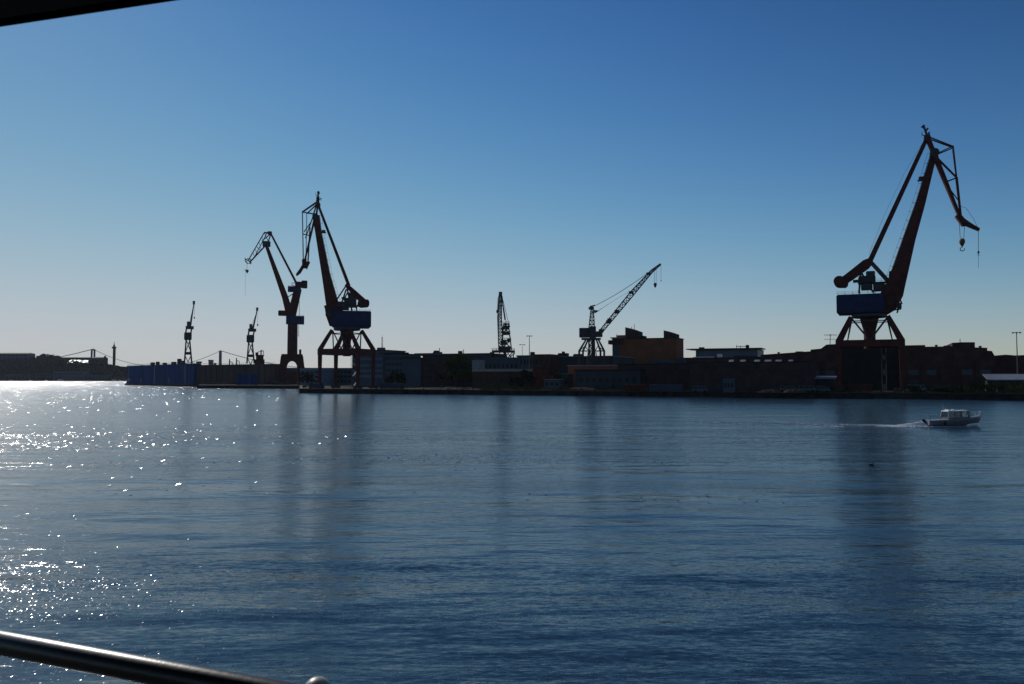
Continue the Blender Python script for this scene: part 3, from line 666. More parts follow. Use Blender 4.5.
# lattice crane with a long raised jib
def lattice_crane_side():
    F = Frame(592, 400); k = F.k; n = F.n
    root = empty('harbour_crane', F.c, 'dark lattice crane with long jib raised to the right, beside the orange building', 'crane')
    for x, xt, d in ((579.2, 585.8, -1), (604.2, 598.6, -1), (583, 588, 1), (600.5, 596.5, 1)):
        mb = MB(); mb.beam(F.p(x, 351, d * 4.5), F.p(xt, 340, d * 2.5), 1.0, .8, n=n); a = F.p(x, 385, d * 4.5); a.z = 2.0
        mb.beam(a, F.p(x, 351, d * 4.5), .9, 1.0, n=n); mb.build('leg', M['steel'], root)
    mb = MB(); obx(mb, F, 581.5, 338.2, 600.8, 339.8, 8); mb.build('slewing_ring', M['steel'], root)
    mb = MB()
    for d in (-4.5, 4.5): mb.beam(F.p(578.6, 351, d), F.p(604.8, 351, d), .55)
    for a, b in (((579.2, 351), (585, 346)), ((585, 346), (589, 351)), ((604, 351), (598, 346)), ((598, 346), (595, 351)), ((588, 352), (587, 364)), ((596, 352), (597.5, 364)), ((589, 352), (596, 364)), ((595, 352), (588, 364))):
        for d in (-2.5, 2.5): mb.beam(F.p(*a, d), F.p(*b, d), .36)
    mb.build('bracing', M['steel'], root)
    mb = MB(); lattice(mb, F, (592.3, 385), (591.6, 340), 6.5 * k, 5.2 * k, .8, 8); mb.beam(F.p(593.5, 366), F.p(593, 340), 1.6); mb.build('centre_column', M['steel'], root)
    mb = MB(); obx(mb, F, 579.3, 328.2, 590.2, 337.4, 7); hs = mb.build('machine_house', M['hall'], root, bevel=.2)
    mb = MB(); obx(mb, F, 589.8, 326.5, 596, 338.4, 6); obx(mb, F, 595, 331.5, 602.5, 337, 5); mb.build('winch_bay', M['steel'], root, bevel=.2)
    mb = MB(); lattice(mb, F, (591.7, 328), (592.2, 309.5), 5.6 * k, 2.6 * k, .5, 5); mb.build('a_frame_tower', M['steel'], root)
    mb = MB(); obx(mb, F, 588.6, 307.2, 594, 309.4, 3.2); mb.beam(F.p(590, 307), F.p(595, 305.2), .7); obx(mb, F, 590, 305.8, 593, 307.4, 2.5)
    mb.prism([F.p(*q) - n * 1.2 for q in ((594, 310), (598.8, 310.8), (595, 313.2))], [F.p(*q) + n * 1.2 for q in ((594, 310), (598.8, 310.8), (595, 313.2))]); mb.beam(F.p(592, 312), F.p(595, 312), .7)
    mb.build('tower_head', M['steel'], root)
    mb = MB(); lattice(mb, F, (598.5, 334.5), (632, 293.5), 3.2 * k, 4.4 * k, .48, 9); lattice(mb, F, (632, 293.5), (651.5, 271.5), 4.4 * k, 2.4 * k, .48, 7)
    lattice(mb, F, (651.5, 271.5), (660.5, 264.2), 2.4 * k, 1.0 * k, .5, 4); 
    for t in (.08, .30, .55): 
        a = F.p(598.5, 334.5).lerp(F.p(632, 293.5), t * 1.0); mb.obox((a.x, a.y), F.u, n, 1.2, 1.2, a.z - .6, a.z + 1.0)
    j = mb.build('jib', M['steel'], root)
    for a in ((609.5, 319.5), (631, 292.3), (648.5, 273.6)):
        mb = MB(); c = F.p(*a); mb.obox((c.x, c.y), F.u, n, 1.1, 1.0, c.z - .7, c.z + .5); mb.build('rope_guide', M['steel'], j)
    mb = MB(); a, b = F.p(594.5, 306), F.p(649, 272)
    for d in (-1, 1):
        pts = [a.lerp(b, i / 12) + n * d - UP * (4 * .9 * (i / 12) * (1 - i / 12)) for i in range(13)]; mb.path(pts, .09, 4)
        a2, b2 = F.p(598, 311), F.p(608.5, 304); mb.path([a2 + n * d * .6, b2 + n * d * .6], .07, 4)
    mb.path([F.p(597.5, 311), F.p(611, 302.5), F.p(630, 291)], .07, 4)
    mb.build('pendant_rope', M['rope'], root)
    mb = MB()
    for x in (654.4, 656.2): mb.tube(F.p(x, 269), F.p(x, 283), .07)
    mb.tube(F.p(661, 265), F.p(661, 280), .07); mb.build('hoist_rope', M['rope'], root)
    mb = MB(); c = F.p(655.2, 284.8); mb.lathe(c, [(.15, -1.5), (.5, -.9), (.85, .1), (.8, .7), (.2, 1.0)], 10); mb.build('hook_block', M['steel'], root)
    mb = MB(); c = F.p(661, 280.5); mb.lathe(c, [(.1, -.4), (.3, 0), (.1, .4)], 8); mb.build('ball_hook', M['steel'], root)
lattice_crane_side()

# ------------------------------------------------------------------ docks, ship
def wallrun(px0, D0, px1, d=E1):
    A = G(px0, D0, 0); t = (px1 - 512) / FPX * math.cos(0)   # solve (A.x + s d.x) = tan * (A.y + s d.y)
    tt = ray(px1, 378); tt = tt.x / tt.y
    s = (tt * A.y - A.x) / (d.x - tt * d.y); return A, s
def dock():
    A = G(126.5, 800, 0); B = G(193.5, 655, 0); d = (B - A).normalized(); n = Vector((-d.y, d.x, 0)); Lh = (B - A).length / 2; c = (A + B) / 2 + n * 3
    root = empty('floating_dock', (A.x, A.y, 0), 'long bright blue floating dock wall rising from the sunlit water', 'floating dock')
    mb = MB(); mb.obox(c, d, n, Lh, 3, 1.6, 19); sw = mb.build('side_wall', M['dockblue'], root)
    mb = MB(); mb.obox(c + n * 12, d, n, Lh + 1.5, 16.2, -3, 1.6); mb.build('pontoon', M['tarred'], root)
    for i in range(14):
        f = (i + .5) / 14; p = A.lerp(B, f) - n * .22; mb = MB(); h = 18.6
        mb.obox(p + n * .225, d, n, .35 if i % 3 else 1.6, .02, 1.7, h if i % 3 else (7 if i % 2 else 18)); mb.build('wall_rib', M['dockblue'] if i % 3 else M['deepblue'], sw)
    mb = MB(); 
    for i in range(60):
        p = A.lerp(B, i / 59) + n * .6; mb.beam((p.x, p.y, 19), (p.x, p.y, 20.2), .12)
    for z in (20.2, 19.6): mb.beam((A + n * .6) + UP * z, (B + n * .6) + UP * z, .12)
    mb.build('top_railing', M['steel'], root)
    for x, hh, ww in ((149, 2.6, 2.5), (154, 3.0, 1.3), (161, 1.8, 2), (170, 2.2, 3), (175.5, 4.6, 1.6), (179, 2.8, 1.2), (195, 1.5, 3)):
        tt = ray(x, 378); tt = tt.x / tt.y; s = (tt * A.y - A.x) / (d.x - tt * d.y); p = A + d * s + n * 3; mb = MB(); mb.obox(p, d, n, ww, 1.5, 19, 19 + hh); mb.build('deck_house', M['steel'], root, bevel=.3)
    mb = MB(); p = A + d * 9 - n * .3; mb.obox(p, d, n, 4.5, .25, 4.5, 6.2); mb.build('name_board', M['paleblue'], root)
    # second dock
    A2 = B + d * 2.5 + n * 1; B2 = G(273, 598, 0); d2 = (B2 - A2).normalized(); n2 = Vector((-d2.y, d2.x, 0)); L2_ = (B2 - A2).length / 2; c2 = (A2 + B2) / 2 + n2 * 4
    r2 = empty('floating_dock', (A2.x, A2.y, 0), 'rust brown floating dock wall to the right of the bright blue one', 'floating dock')
    mb = MB(); mb.obox(c2, d2, n2, L2_, 3, 3, 17.6); sw = mb.build('side_wall', M['dockbrown'], r2)
    for i in range(13):
        p = A2.lerp(B2, (i + .5) / 13) + n2 * .82; mb = MB(); mb.obox(p, d2, n2, .3, .17, 3.2, 17.2); mb.build('wall_rib', M['dockbrown'], sw)
    mb = MB(); mb.obox(c2 + n2 * 8, d2, n2, L2_ + 1, 14, -3, 2.9); mb.build('pontoon', M['tarred'], r2)
    mb = MB(); mb.obox(c2 - n2 * 3.5, d2, n2, L2_ * .98, .25, 3.0, 3.7); mb.build('fender_strip', M['concrete'], r2)
    mb = MB()
    for i in range(40):
        p = A2.lerp(B2, i / 39) + n2 * 1.5; mb.beam((p.x, p.y, 17.6), (p.x, p.y, 18.7), .12)
    mb.beam((A2 + n2 * 1.5) + UP * 18.7, (B2 + n2 * 1.5) + UP * 18.7, .12); mb.build('top_railing', M['steel'], r2)
    # things on the brown dock
    F = Frame(232, 645, 17.6)
    for lab, x, y0 in (('thin dark mast with a side arm on the brown dock wall, nearer the bridge pylon', 229.5, 359), ('thin dark mast with a side arm on the brown dock wall, nearer the small crane', 236.5, 358)):
        b = F.p(x, 366); b.z = 17.6; r = empty('signal_mast', b, lab, 'mast', 'thin masts on the brown dock'); mb = MB(); mb.beam(b, F.p(x, y0), .8, .6); mb.build('pole', M['steel'], r)
        mb = MB(); mb.beam(F.p(x, y0 + 2.6), F.p(x + 3, y0 + 3.2), .5); mb.beam(F.p(x + 2.4, y0 + 3), F.p(x + 3.4, 365), .4); mb.build('arm', M['steel'], r)
    # ship behind the dock wall
    F = Frame(262, 620, 0); r3 = empty('ship', F.c, 'dark ship superstructure with a lattice mast showing above the brown dock', 'ship')
    F.c.z = 0
    mb = MB(); 
    hullo = [(-70, -9), (40, -9), (62, -5), (74, 0), (62, 5), (40, 9), (-70, 9)]; cc = F.c + F.n * 26
    mb.prism([cc + E1 * (x * -.45 - 4) + E2 * y + UP * -2 for x, y in hullo], [cc + E1 * (x * -.5 - 4) + E2 * y * 1.1 + UP * 12 for x, y in hullo]); mb.build('hull', M['darkred'], r3)
    mb = MB(); obx(mb, F, 254, 365, 266, 378, 10, 26); obx(mb, F, 254.6, 359.5, 264.6, 366, 9, 26); obx(mb, F, 256, 355, 263.6, 360, 8, 26); obx(mb, F, 255.4, 352.5, 258.4, 356, 3, 26); mb.build('superstructure', M['darkred'], r3)
    mb = MB(); lattice(mb, F, (261, 356), (261.2, 349), 1.6, .8, .3, 4, 26); mb.beam(F.p(258.5, 351.5, 26), F.p(264, 351, 26), .4); mb.beam(F.p(256, 353, 26), F.p(263, 350, 26), .3); mb.beam(F.p(263.8, 356, 26), F.p(263.4, 351, 26), .35); mb.build('mast', M['steel'], r3)
dock()

# ------------------------------------------------------------------ buildings
def windows(root, A, d, n, L, z0, z1, rows, cols, w=.6, h=.5, m='glass', proud=.06, name='window', x0=.04, x1=.96):
    for r_ in range(rows):
        for c in range(cols):
            u = L * (x0 + (x1 - x0) * (c + .5) / cols); hw = L * (x1 - x0) / cols * w / 2; hh = (z1 - z0) / rows * h / 2; zc = z0 + (z1 - z0) * (r_ + .5) / rows
            mb = MB(); mb.obox(A + d * u - n * proud * .5, d, n, hw, proud, zc - hh, zc + hh); mb.build(name, M[m], root)
def house(name, label, cat, px0, px1, ytop, D, depth, wall, roof='roofdark', d=E1, group=None, rows=0, cols=0, wm='glass', para=.6, zb=2.0, wkw={}, flat=True, over=.4):
    A, L = wallrun(px0, D, px1, d); n = Vector((-d.y, d.x, 0))
    if n.y < 0: n = -n
    ym = A.y + d.y * L / 2; zt = Z(ytop, ym); A = Vector((A.x, A.y, 0)); c = A + d * L / 2 + n * depth / 2
    root = empty(name, (A.x, A.y, zb), label, cat, group)
    mb = MB(); mb.obox(c, d, n, L / 2, depth / 2, zb, zt - para); mb.build('wall', M[wall], root)
    mb = MB(); mb.obox(c, d, n, L / 2 + over, depth / 2 + over, zt - para + .003, zt); mb.build('roof', M[roof], root)
    if rows: windows(root, A, d, n, L, zb + 1, zt - para - .5, rows, cols, m=wm, **wkw)
    return root, A, L, zt, n
def onroof(root, A, d, n, px, D_off, ytop, zt, w, m, name='roof_plant', dp=3, bev=.1):
    tt = ray(px, 378); tt = tt.x / tt.y; A2 = A + n * D_off; s = (tt * A2.y - A2.x) / (d.x - tt * d.y); p = A2 + d * s
    z1 = Z(ytop, p.y); mb = MB(); mb.obox(p, d, n, w / 2, dp / 2, zt + .002, max(z1, zt + .3)); return mb.build(name, M[m], root, bevel=bev)
X1 = Vector((1, 0, 0))

# behind the middle crane
house('office_building', 'low pale office block seen through the legs of the middle crane, left of its feet', 'building', 300, 319.5, 368.5, 560, 20, 'paleblue', 'roofmetal', rows=3, cols=4)
house('office_building', 'low grey blue office row seen between the legs of the middle crane', 'building', 318.5, 353, 368.0, 580, 20, 'bluegrey', 'teal', rows=3, cols=8)
r, A, L, zt, n = house('warehouse', 'low blue warehouse between the column crane and the middle crane', 'building', 264, 303, 368.5, 760, 30, 'deepblue', 'bluegrey')
r, A, L, zt, n = house('office_building', 'blue office building with pale floor bands right behind the middle crane', 'building', 352, 384.5, 350, 470, 22, 'bluegrey', rows=0)
for i, y in enumerate((357.5, 364, 369.5, 375)):
    for (xa, xb) in ((353, 383),):
        AA, LL = wallrun(xa, 470 - .4, xb); mb = MB(); z0 = Z(y + 2.6, 462); z1 = Z(y, 462); mb.obox(AA + E1 * LL / 2, E1, E2, LL / 2, .25, z0, z1); mb.build('floor_band', M['paleblue'], r)
onroof(r, A, E1, n, 381, 6, 347.6, zt, 4, 'greysteel')
F = Frame(382, 470, zt); b = F.p(382, 349); rt = empty('radio_mast', b, 'thin red and white radio mast on the blue office roof behind the middle crane', 'mast'); mb = MB(); lattice(mb, F, (382.2, 349), (382.2, 337), .9, .5, .14, 10); mb.build('lattice', M['red'], rt); mb = MB(); mb.beam(F.p(382.2, 337), F.p(382.2, 334.5), .12); mb.build('antenna', M['white'], rt)
r, A, L, zt, n = house('office_building', 'plain dark blue grey office tower right of the building with pale floor bands', 'building', 385, 402.5, 353.5, 455, 20, 'bluegrey', rows=5, cols=6, wkw=dict(w=.55, h=.45))
onroof(r, A, E1, n, 394, 6, 352.6, zt, 18, 'roofdark')
r, A, L, zt, n = house('office_building', 'lower blue office block with window bands and one pane painted white as a glint', 'building', 402.5, 421, 357.5, 450, 20, 'bluegrey')
for y in (364.5, 370.5, 376.5):
    AA, LL = wallrun(406, 449.6, 417); mb = MB(); mb.obox(AA + E1 * LL / 2, E1, E2, LL / 2, .2, Z(y + 3, 445), Z(y, 445)); mb.build('window_band', M['paleblue'], r)
AA, LL = wallrun(409, 449.2, 411.6); mb = MB(); mb.obox(AA + E1 * LL / 2, E1, E2, LL / 2, .2, Z(367.2, 445), Z(365, 445)); mb.build('glint_pane', M['white'], r)  # glint on the window band, painted as a small white pane
AA, LL = wallrun(420.4, 448, 422.4); rt = empty('stair_tower', (AA.x, AA.y, 2), 'narrow pale stair tower between the low blue office and the long brown block', 'tower')
mb = MB(); mb.obox(AA + E1 * LL / 2, E1, E2, LL / 2, 1.5, 2, Z(358, 447)); mb.build('shaft', M['concrete'], rt)
for i in range(5): mb = MB(); mb.obox(AA + E1 * LL / 2 - E2 * 1.55, E1, E2, LL * .3, .08, Z(361 + i * 4.6 + 2, 447), Z(361 + i * 4.6, 447)); mb.build('window', M['glass'], rt)
r, A, L, zt, n = house('apartment_block', 'dark brown block at the left end of the long flat roofed row', 'building', 422.6, 436, 355.2, 445, 24, 'brick2', rows=5, cols=4, wkw=dict(w=.4, h=.4))
onroof(r, A, E1, n, 426, 8, 353.2, zt, 14, 'teal')
r, A, L, zt, n = house('office_building', 'long flat roofed dark office row behind the green tree', 'building', 435, 489, 353.4, 480, 25, 'hall', 'teal', rows=4, cols=14, wkw=dict(w=.6, h=.4))
for y in (358, ): 
    AA, LL = wallrun(436, 479.6, 475); mb = MB(); mb.obox(AA + E1 * LL / 2, E1, E2, LL / 2, .3, Z(y + 2.2, 470), Z(y, 470)); mb.build('cornice', M['brick2'], r)
onroof(r, A, E1, n, 436.5, 6, 350.6, zt, 2.6, 'roofdark'); onroof(r, A, E1, n, 460.2, 6, 351, zt, 1.6, 'roofdark'); onroof(r, A, E1, n, 437.5, 6, 352, zt, 5, 'teal')
F = Frame(461, 470, zt)
for x, y0 in ((439.5, 348.5), (463.5, 350)):
    b = F.p(x, 353.5); rt = empty('chimney', b, 'thin roof pipe near the left end of the long flat roof' if x < 450 else 'thin roof pipe in the middle of the long flat roof', 'chimney'); mb = MB(); mb.tube(b, F.p(x, y0), .22, .18, 8); mb.build('pipe', M['steel'], rt); mb = MB(); mb.lathe(F.p(x, y0), [(.3, -.3), (.36, 0), (.1, .3)], 8); mb.build('cowl', M['steel'], rt)
r, A, L, zt, n = house('warehouse', 'grey building with pale upper wall standing below the end on lattice crane', 'building', 474, 520, 357.5, 440, 22, 'bluegrey', 'bluegrey', rows=2, cols=10, wkw=dict(w=.5, h=.3))
r, A, L, zt, n = house('brick_shed', 'low brown brick shed with a pale eaves band, right of the green tree', 'building', 472, 533, 369.4, 385, 18, 'brick', 'brick', rows=1, cols=11, wkw=dict(w=.5, h=.35))
AA, LL = wallrun(473, 384.4, 532); mb = MB(); mb.obox(AA + E1 * LL / 2, E1, E2, LL / 2 + .3, .35, zt - 1.0, zt + .15); mb.build('eaves_band', M['cream'], r)
AA, LL = wallrun(472, 386, 477.5); mb = MB(); mb.obox(AA + E1 * LL / 2 + E2 * 4, E1, E2, LL / 2, 4, zt + .16, Z(360, 385)); mb.build('lift_house', M['pale'], r)
r, A, L, zt, n = house('office_building', 'grey building under a dark teal roof beside the tall lamp mast', 'building', 517, 536, 355.2, 430, 20, 'bluegrey', 'teal', rows=3, cols=6)
onroof(r, A, E1, n, 532.6, 4, 352, zt, 1.6, 'roofdark')
r, A, L, zt, n = house('brick_building', 'tall narrow purple brown brick gable between the teal roof and the dark hall', 'building', 534, 550, 354.2, 415, 16, 'brick', 'darkred', rows=3, cols=3, wkw=dict(w=.35, h=.4))
AA, LL = wallrun(535, 414.6, 549.5); mb = MB(); mb.obox(AA + E1 * LL / 2, E1, E2, LL / 2, .25, Z(366.6, 410), Z(364.6, 410)); mb.build('string_course', M['concrete'], r)
r, A, L, zt, n = house('assembly_hall', 'wide dark hall with a roof lantern, left of the raised jib crane', 'building', 548, 613, 356, 425, 40, 'hall', 'roofmetal', para=.35)
onroof(r, A, E1, n, 563.5, 12, 353.2, zt, 5.0, 'roofdark', 'roof_lantern', 4); onroof(r, A, E1, n, 563.5, 12, 351.5, zt + .5, .8, 'roofdark', 'vent'); onroof(r, A, E1, n, 576, 12, 354, zt, 2.6, 'roofdark', 'roof_vent', 3, .4); onroof(r, A, E1, n, 580.5, 12, 354, zt, 2.6, 'roofdark', 'roof_vent', 3, .4)
AA, LL = wallrun(560, 424.5, 575.5); mb = MB(); mb.obox(AA + E1 * LL / 2, E1, E2, LL / 2, .3, Z(361.2, 418), Z(359.9, 418)); mb.build('skylight_strip', M['white'], r)
r, A, L, zt, n = house('workshop', 'orange fronted workshop with a pale roof edge under the raised jib crane', 'building', 568, 618, 365.0, 372, 25, 'orange2', 'pale', para=.5)
for i in range(6):
    AA, LL = wallrun(576 + i * 7, 371.5, 579.5 + i * 7); mb = MB(); mb.obox(AA + E1 * LL / 2, E1, E2, LL / 2, .2, 2.2, Z(368, 368)); mb.build('door', M['hall'], r)
house('shed', 'long dark flat shed in front of the orange fronted workshop', 'building', 575.5, 640, 369.5, 330, 14, 'hall', rows=1, cols=9, wkw=dict(w=.5, h=.3))
house('site_cabin', 'small blue flat roofed cabin on the quay left of the orange fronted workshop', 'cabin', 544, 560, 379.2, 352, 5, 'bluegrey', 'pale', para=.25, rows=1, cols=3)
house('site_cabin', 'small teal cabin with pale roof beside the corner of the orange fronted workshop', 'cabin', 561, 568.5, 373.5, 366, 5, 'teal', 'pale', para=.25, rows=1, cols=2)

# orange building
def orange():
    D = 470; A, L = wallrun(612.5, D, 677); n = E2; zb = 2; zt = Z(337, D - 14); root = empty('apartment_block', (A.x, A.y, zb), 'big orange brown block with two curved roof towers behind the dark hall', 'building')
    At, Lt = wallrun(625, D, 666); zt = Z(337.5, 455)
    mb = MB(); mb.obox(A + E1 * L / 2 + n * 9, E1, n, L / 2, 9, zb, zt - .5); mb.build('wall', M['orange'], root)
    mb = MB(); mb.obox(A + E1 * L / 2 + n * 9, E1, n, L / 2 + .3, 9.3, zt - .497, zt); mb.build('roof', M['roofdark'], root)
    def tower(p0, p1, ya, yb, steps):
        q, l = wallrun(p0, D - 1, p1); za, zb_ = Z(ya, q.y), Z(yb, q.y + E1.y * l); mb = MB(); N = 8
        ring = [q + UP * (zt + .003), q + E1 * l + UP * (zt + .003)]
        top = [q + E1 * l * (1 - i / N) + UP * (zb_ + (za - zb_) * (math.sin(math.pi / 2 * (i / N)) * .35 + .65 * i / N)) for i in range(N + 1)]
        pts = ring + top; mb.prism(pts, [v + n * 9 for v in pts]); mb.build('roof_tower', M['brick2'], root)
    tower(625.5, 639, 327.2, 331.5, 0); tower(664, 676.3, 330.3, 334, 0)
    mb = MB(); q, l = wallrun(639, D - .5, 643.5); mb.obox(q + E1 * l / 2 + n * 4, E1, n, l / 2, 4, zt + .003, Z(334.5, 456)); mb.build('roof_step', M['brick2'], root)
    q, l = wallrun(617, D - .5, 626); mb = MB(); mb.obox(q + E1 * l / 2 + n * 5, E1, n, l / 2, 5, zt + .003, Z(335, 467)); mb.build('roof_step', M['orange'], root)
    q, l = wallrun(608.6, D - 2, 622); mb = MB(); mb.obox(q + E1 * l / 2 + n * 3, E1, n, l / 2, 3.5, Z(344.5, 471), Z(340.5, 471)); mb.build('balcony', M['roofdark'], root)
    q, l = wallrun(610.5, D - 2, 620); mb = MB(); mb.obox(q + E1 * l / 2 + n * 3, E1, n, l / 2, 3, Z(338.6, 471), Z(337.6, 471)); mb.build('canopy', M['pale'], root)
    q, l = wallrun(613.2, D, 620.5); mb = MB(); mb.obox(q + E1 * l / 2 - n * .1, E1, n, l / 2 - .3, .15, Z(358, 470), Z(346, 470)); mb.build('glazed_bay', M['deepblue'], root)
    q, l = wallrun(622, D, 676.5); windows(root, q, E1, n, l, Z(364, 456), zt - 1, 5, 16, w=.62, h=.5)
    for px, y0 in ((632, 326.5), (634.7, 324.2), (616.7, 334)):
        q, l = wallrun(px, D + 3, px + 1); z0 = Z(331 if px > 620 else 338, q.y); mb = MB(); mb.beam(Vector((q.x, q.y, z0 - 2)), Vector((q.x, q.y, Z(y0, q.y))), .25); mb.build('aerial', M['steel'], root)
orange()
# dark hall in front, right half
r, A, L, zt, n = house('shipyard_hall', 'long low dark hall in front of the orange brown block', 'building', 618, 700, 363.5, 330, 35, 'brick2', para=.5)
AA, LL = wallrun(636, 329.5, 648); mb = MB(); mb.obox(AA + E1 * LL / 2, E1, E2, LL / 2, .15, Z(367.6, 328), Z(366.8, 328)); mb.build('cream_strip', M['cream'], r)  # thin cream strip high on the hall front
for px0, px1, yy, nm in ((651, 671, 360.4, 'blue roof box on the dark hall, under the middle of the orange brown block'), (676, 684, 358.2, 'blue roof box on the dark hall, under the right end of the orange brown block')):
    q, l = wallrun(px0, 345, px1); rr = empty('roof_plant', (q.x, q.y, zt), nm, 'roof plant'); mb = MB(); mb.obox(q + E1 * l / 2 + E2 * 2, E1, E2, l / 2, 2, zt + .003, Z(yy, q.y - 4)); mb.build('casing', M['deepblue'], rr, bevel=.1); mb = MB(); 
    for i in range(4): mb.lathe(q + E1 * l * (i + .5) / 4 + E2 * 2 + UP * Z(yy, q.y - 4), [(.4, -.1), (.4, .35)], 10)
    mb.build('fan', M['steel'], rr)
def sawtooth():
    D = 300; A, L = wallrun(690, D, 812); n = E2; zt = Z(362.5, D - 10); root = empty('workshop', (A.x, A.y, 2), 'long dark brick workshop with a row of lit rooflights, left of the tallest crane', 'building')
    mb = MB(); mb.obox(A + E1 * L / 2 + n * 12, E1, n, L / 2, 12, 2, zt); mb.build('wall', M['brick2'], root)
    mb = MB(); mb.obox(A + E1 * L / 2 + n * 12, E1, n, L / 2 + .3, 12.3, zt + .003, zt + .35); mb.build('roof', M['roofdark'], root)
    for i, (a, b) in enumerate(((728, 732.5), (739.5, 744.5), (753.5, 759.0), (764, 770.5), (775, 781), (788, 792.5))):
        q, l = wallrun(a, D + 6, b); z0 = zt + .36; t = [q, q + E1 * l]
        mb = MB(); ring = [q + UP * z0, q + n * 5 + UP * z0, q + n * 4.2 + UP * (z0 + 1.1)]; mb.prism(ring, [v + E1 * l for v in ring]); sk = mb.build('rooflight', M['roofmetal'], root)
    q, l = wallrun(755, D - 4, 795); rr = empty('shed', (q.x, q.y, 2), 'deep blue shed built against the front of the brick workshop', 'shed'); mb = MB(); mb.obox(q + E1 * l / 2 + n * 1.8, E1, n, l / 2, 1.8, 2, Z(372, 283)); mb.build('wall', M['deepblue'], rr)
    mb = MB(); mb.obox(q + E1 * l / 2 + n * 1.7, E1, n, l / 2 + .2, 2.1, Z(372, 283) + .003, Z(372, 283) + .25); mb.build('roof', M['deepblue'], rr); windows(rr, q, E1, n, l, 3.5, 7, 1, 8, w=.4, h=.5)
sawtooth()
# ship like glass building
r, A, L, zt, n = house('office_building', 'pale blue glass office with a thin overhanging roof, right of the orange brown block', 'building', 696, 758, 349.3, 420, 25, 'paleblue', 'teal', para=.5, over=.1)
q, l = wallrun(686.5, 419, 762); mb = MB(); mb.obox(q + E1 * l / 2 + E2 * 8, E1, E2, l / 2, 9, zt + .003, zt + .45); mb.build('roof_overhang', M['teal'], r)
for i in range(14):
    q, l = wallrun(698 + i * 4.2, 419.9, 701 + i * 4.2); mb = MB(); mb.obox(q + E1 * l / 2, E1, E2, l / 2, .1, Z(353.8, 412), Z(351.2, 412)); mb.build('window', M['deepblue'], r)
onroof(r, A, E1, n, 702, 5, 347.3, zt + .45, 2.5, 'roofdark'); onroof(r, A, E1, n, 747.9, 5, 345, zt + .45, 1.4, 'roofdark')
q, l = wallrun(737, 424, 748); mb = MB(); mb.obox(q + E1 * l / 2, E1, E2, l / 2, .3, Z(346.2, 416), Z(345.6, 416)); mb.beam(Vector((q.x, q.y, zt)), Vector((q.x, q.y, Z(344.4, 416))), .25); mb.beam(q + E1 * 2 + UP * zt, q + E1 * 2 + UP * Z(345, 416), .2); mb.build('roof_aerial', M['steel'], r)
r, A, L, zt, n = house('workshop', 'low brown annex with a bright white roof strip below the blue glass office', 'building', 683, 760, 357.3, 365, 15, 'brick', 'brick2', para=.4)
q, l = wallrun(693.5, 364.3, 714); mb = MB(); mb.obox(q + E1 * l / 2, E1, E2, l / 2, .3, zt - .3, zt + .35); mb.build('roof_strip', M['white'], r)
onroof(r, A, E1, n, 720, 1, 354, zt, 1.8, 'white'); onroof(r, A, E1, n, 741, 3, 355.6, zt, 6, 'brick'); onroof(r, A, E1, n, 752, 3, 355.8, zt, 5, 'deepblue')
house('site_cabin', 'pale grey blue cabin on the quay under the middle of the brick workshop', 'cabin', 723, 734, 378.6, 279, 3.2, 'bluegrey', 'bluegrey', para=.2, rows=1, cols=3)

# right hand halls
def hall(name, label, prof, D, depth, wall, roofm, rows=0, cols=0):
    px0, px1 = prof[0][0], prof[-1][0]; A, L = wallrun(px0, D, px1); root = empty(name, (A.x, A.y, 2), label, 'building'); pts = []
    for x, y in prof:
        q, s = wallrun(px0, D, x) if x != px0 else (A, 0); p = A + E1 * s; pts.append(p + UP * Z(y, p.y))
    mb = MB()
    for a, b in zip(pts[:-1], pts[1:]):
        if (b - a).xy.length < .05: continue
        ring = [Vector((a.x, a.y, 2)), Vector((b.x, b.y, 2)), b - UP * .4, a - UP * .4]; mb.prism(ring, [v + E2 * depth for v in ring])
    mb.build('wall', M[wall], root); mb = MB()
    for a, b in zip(pts[:-1], pts[1:]):
        if (b - a).xy.length < .05: continue
        ring = [a - UP * .397 , b - UP * .397, b, a]; ring = [v - E2 * .3 for v in ring]; mb.prism(ring, [v + E2 * (depth + .6) for v in ring])
    mb.build('roof', M[roofm], root)
    if rows: windows(root, A, E1, E2, L, 3, min(p.z for p in pts) - 1.2, rows, cols, w=.4, h=.3)
    return root, A, L
hall_left = hall('shipyard_hall', 'large brick hall with a gently rising roof just left of the tallest crane', [(761, 354.8), (811, 351.3), (811.05, 349.6), (821.5, 348.6), (827, 344.6), (838, 344.0)], 345, 40, 'brick', 'brick2')
hall('shipyard_hall', 'tall dark hall seen through the legs of the tallest crane', [(838, 346.5), (905, 346.5)], 335, 40, 'roofdark', 'roofdark')
hall_right = hall('shipyard_hall', 'big dark brick hall with a stepped roofline at the right edge', [(905, 345.4), (926, 345), (926.05, 346.7), (932, 346.6), (953, 346.3), (953.05, 342.8), (963, 342.2), (975.8, 342.2), (975.85, 347.4), (983, 347.6), (988, 347.8), (988.05, 350.6), (992.5, 351), (995, 355.5)], 318, 45, 'brick', 'brick2')
hall('shipyard_hall', 'lower dark hall at the far right edge behind the tall lamp mast', [(993, 355.8), (1006, 354.6), (1016, 355.4), (1045, 354.2)], 326, 40, 'brick', 'teal')
F = Frame(830, 340, 0)
b = F.p(830, 345); rt = empty('roof_antenna', b, 'comb shaped antenna on the hall roof left of the tallest crane', 'antenna'); mb = MB(); mb.beam(b, F.p(830.3, 334.2), .22)
mb.build('mast', M['greysteel'], rt); mb = MB(); mb.beam(F.p(824, 335), F.p(837, 335), .16); mb.beam(F.p(824, 339.4), F.p(837, 339.2), .16)
for i in range(6): mb.beam(F.p(825 + i * 2.2, 334.2), F.p(825 + i * 2.2, 336), .1)
mb.build('crossbar', M['greysteel'], rt)
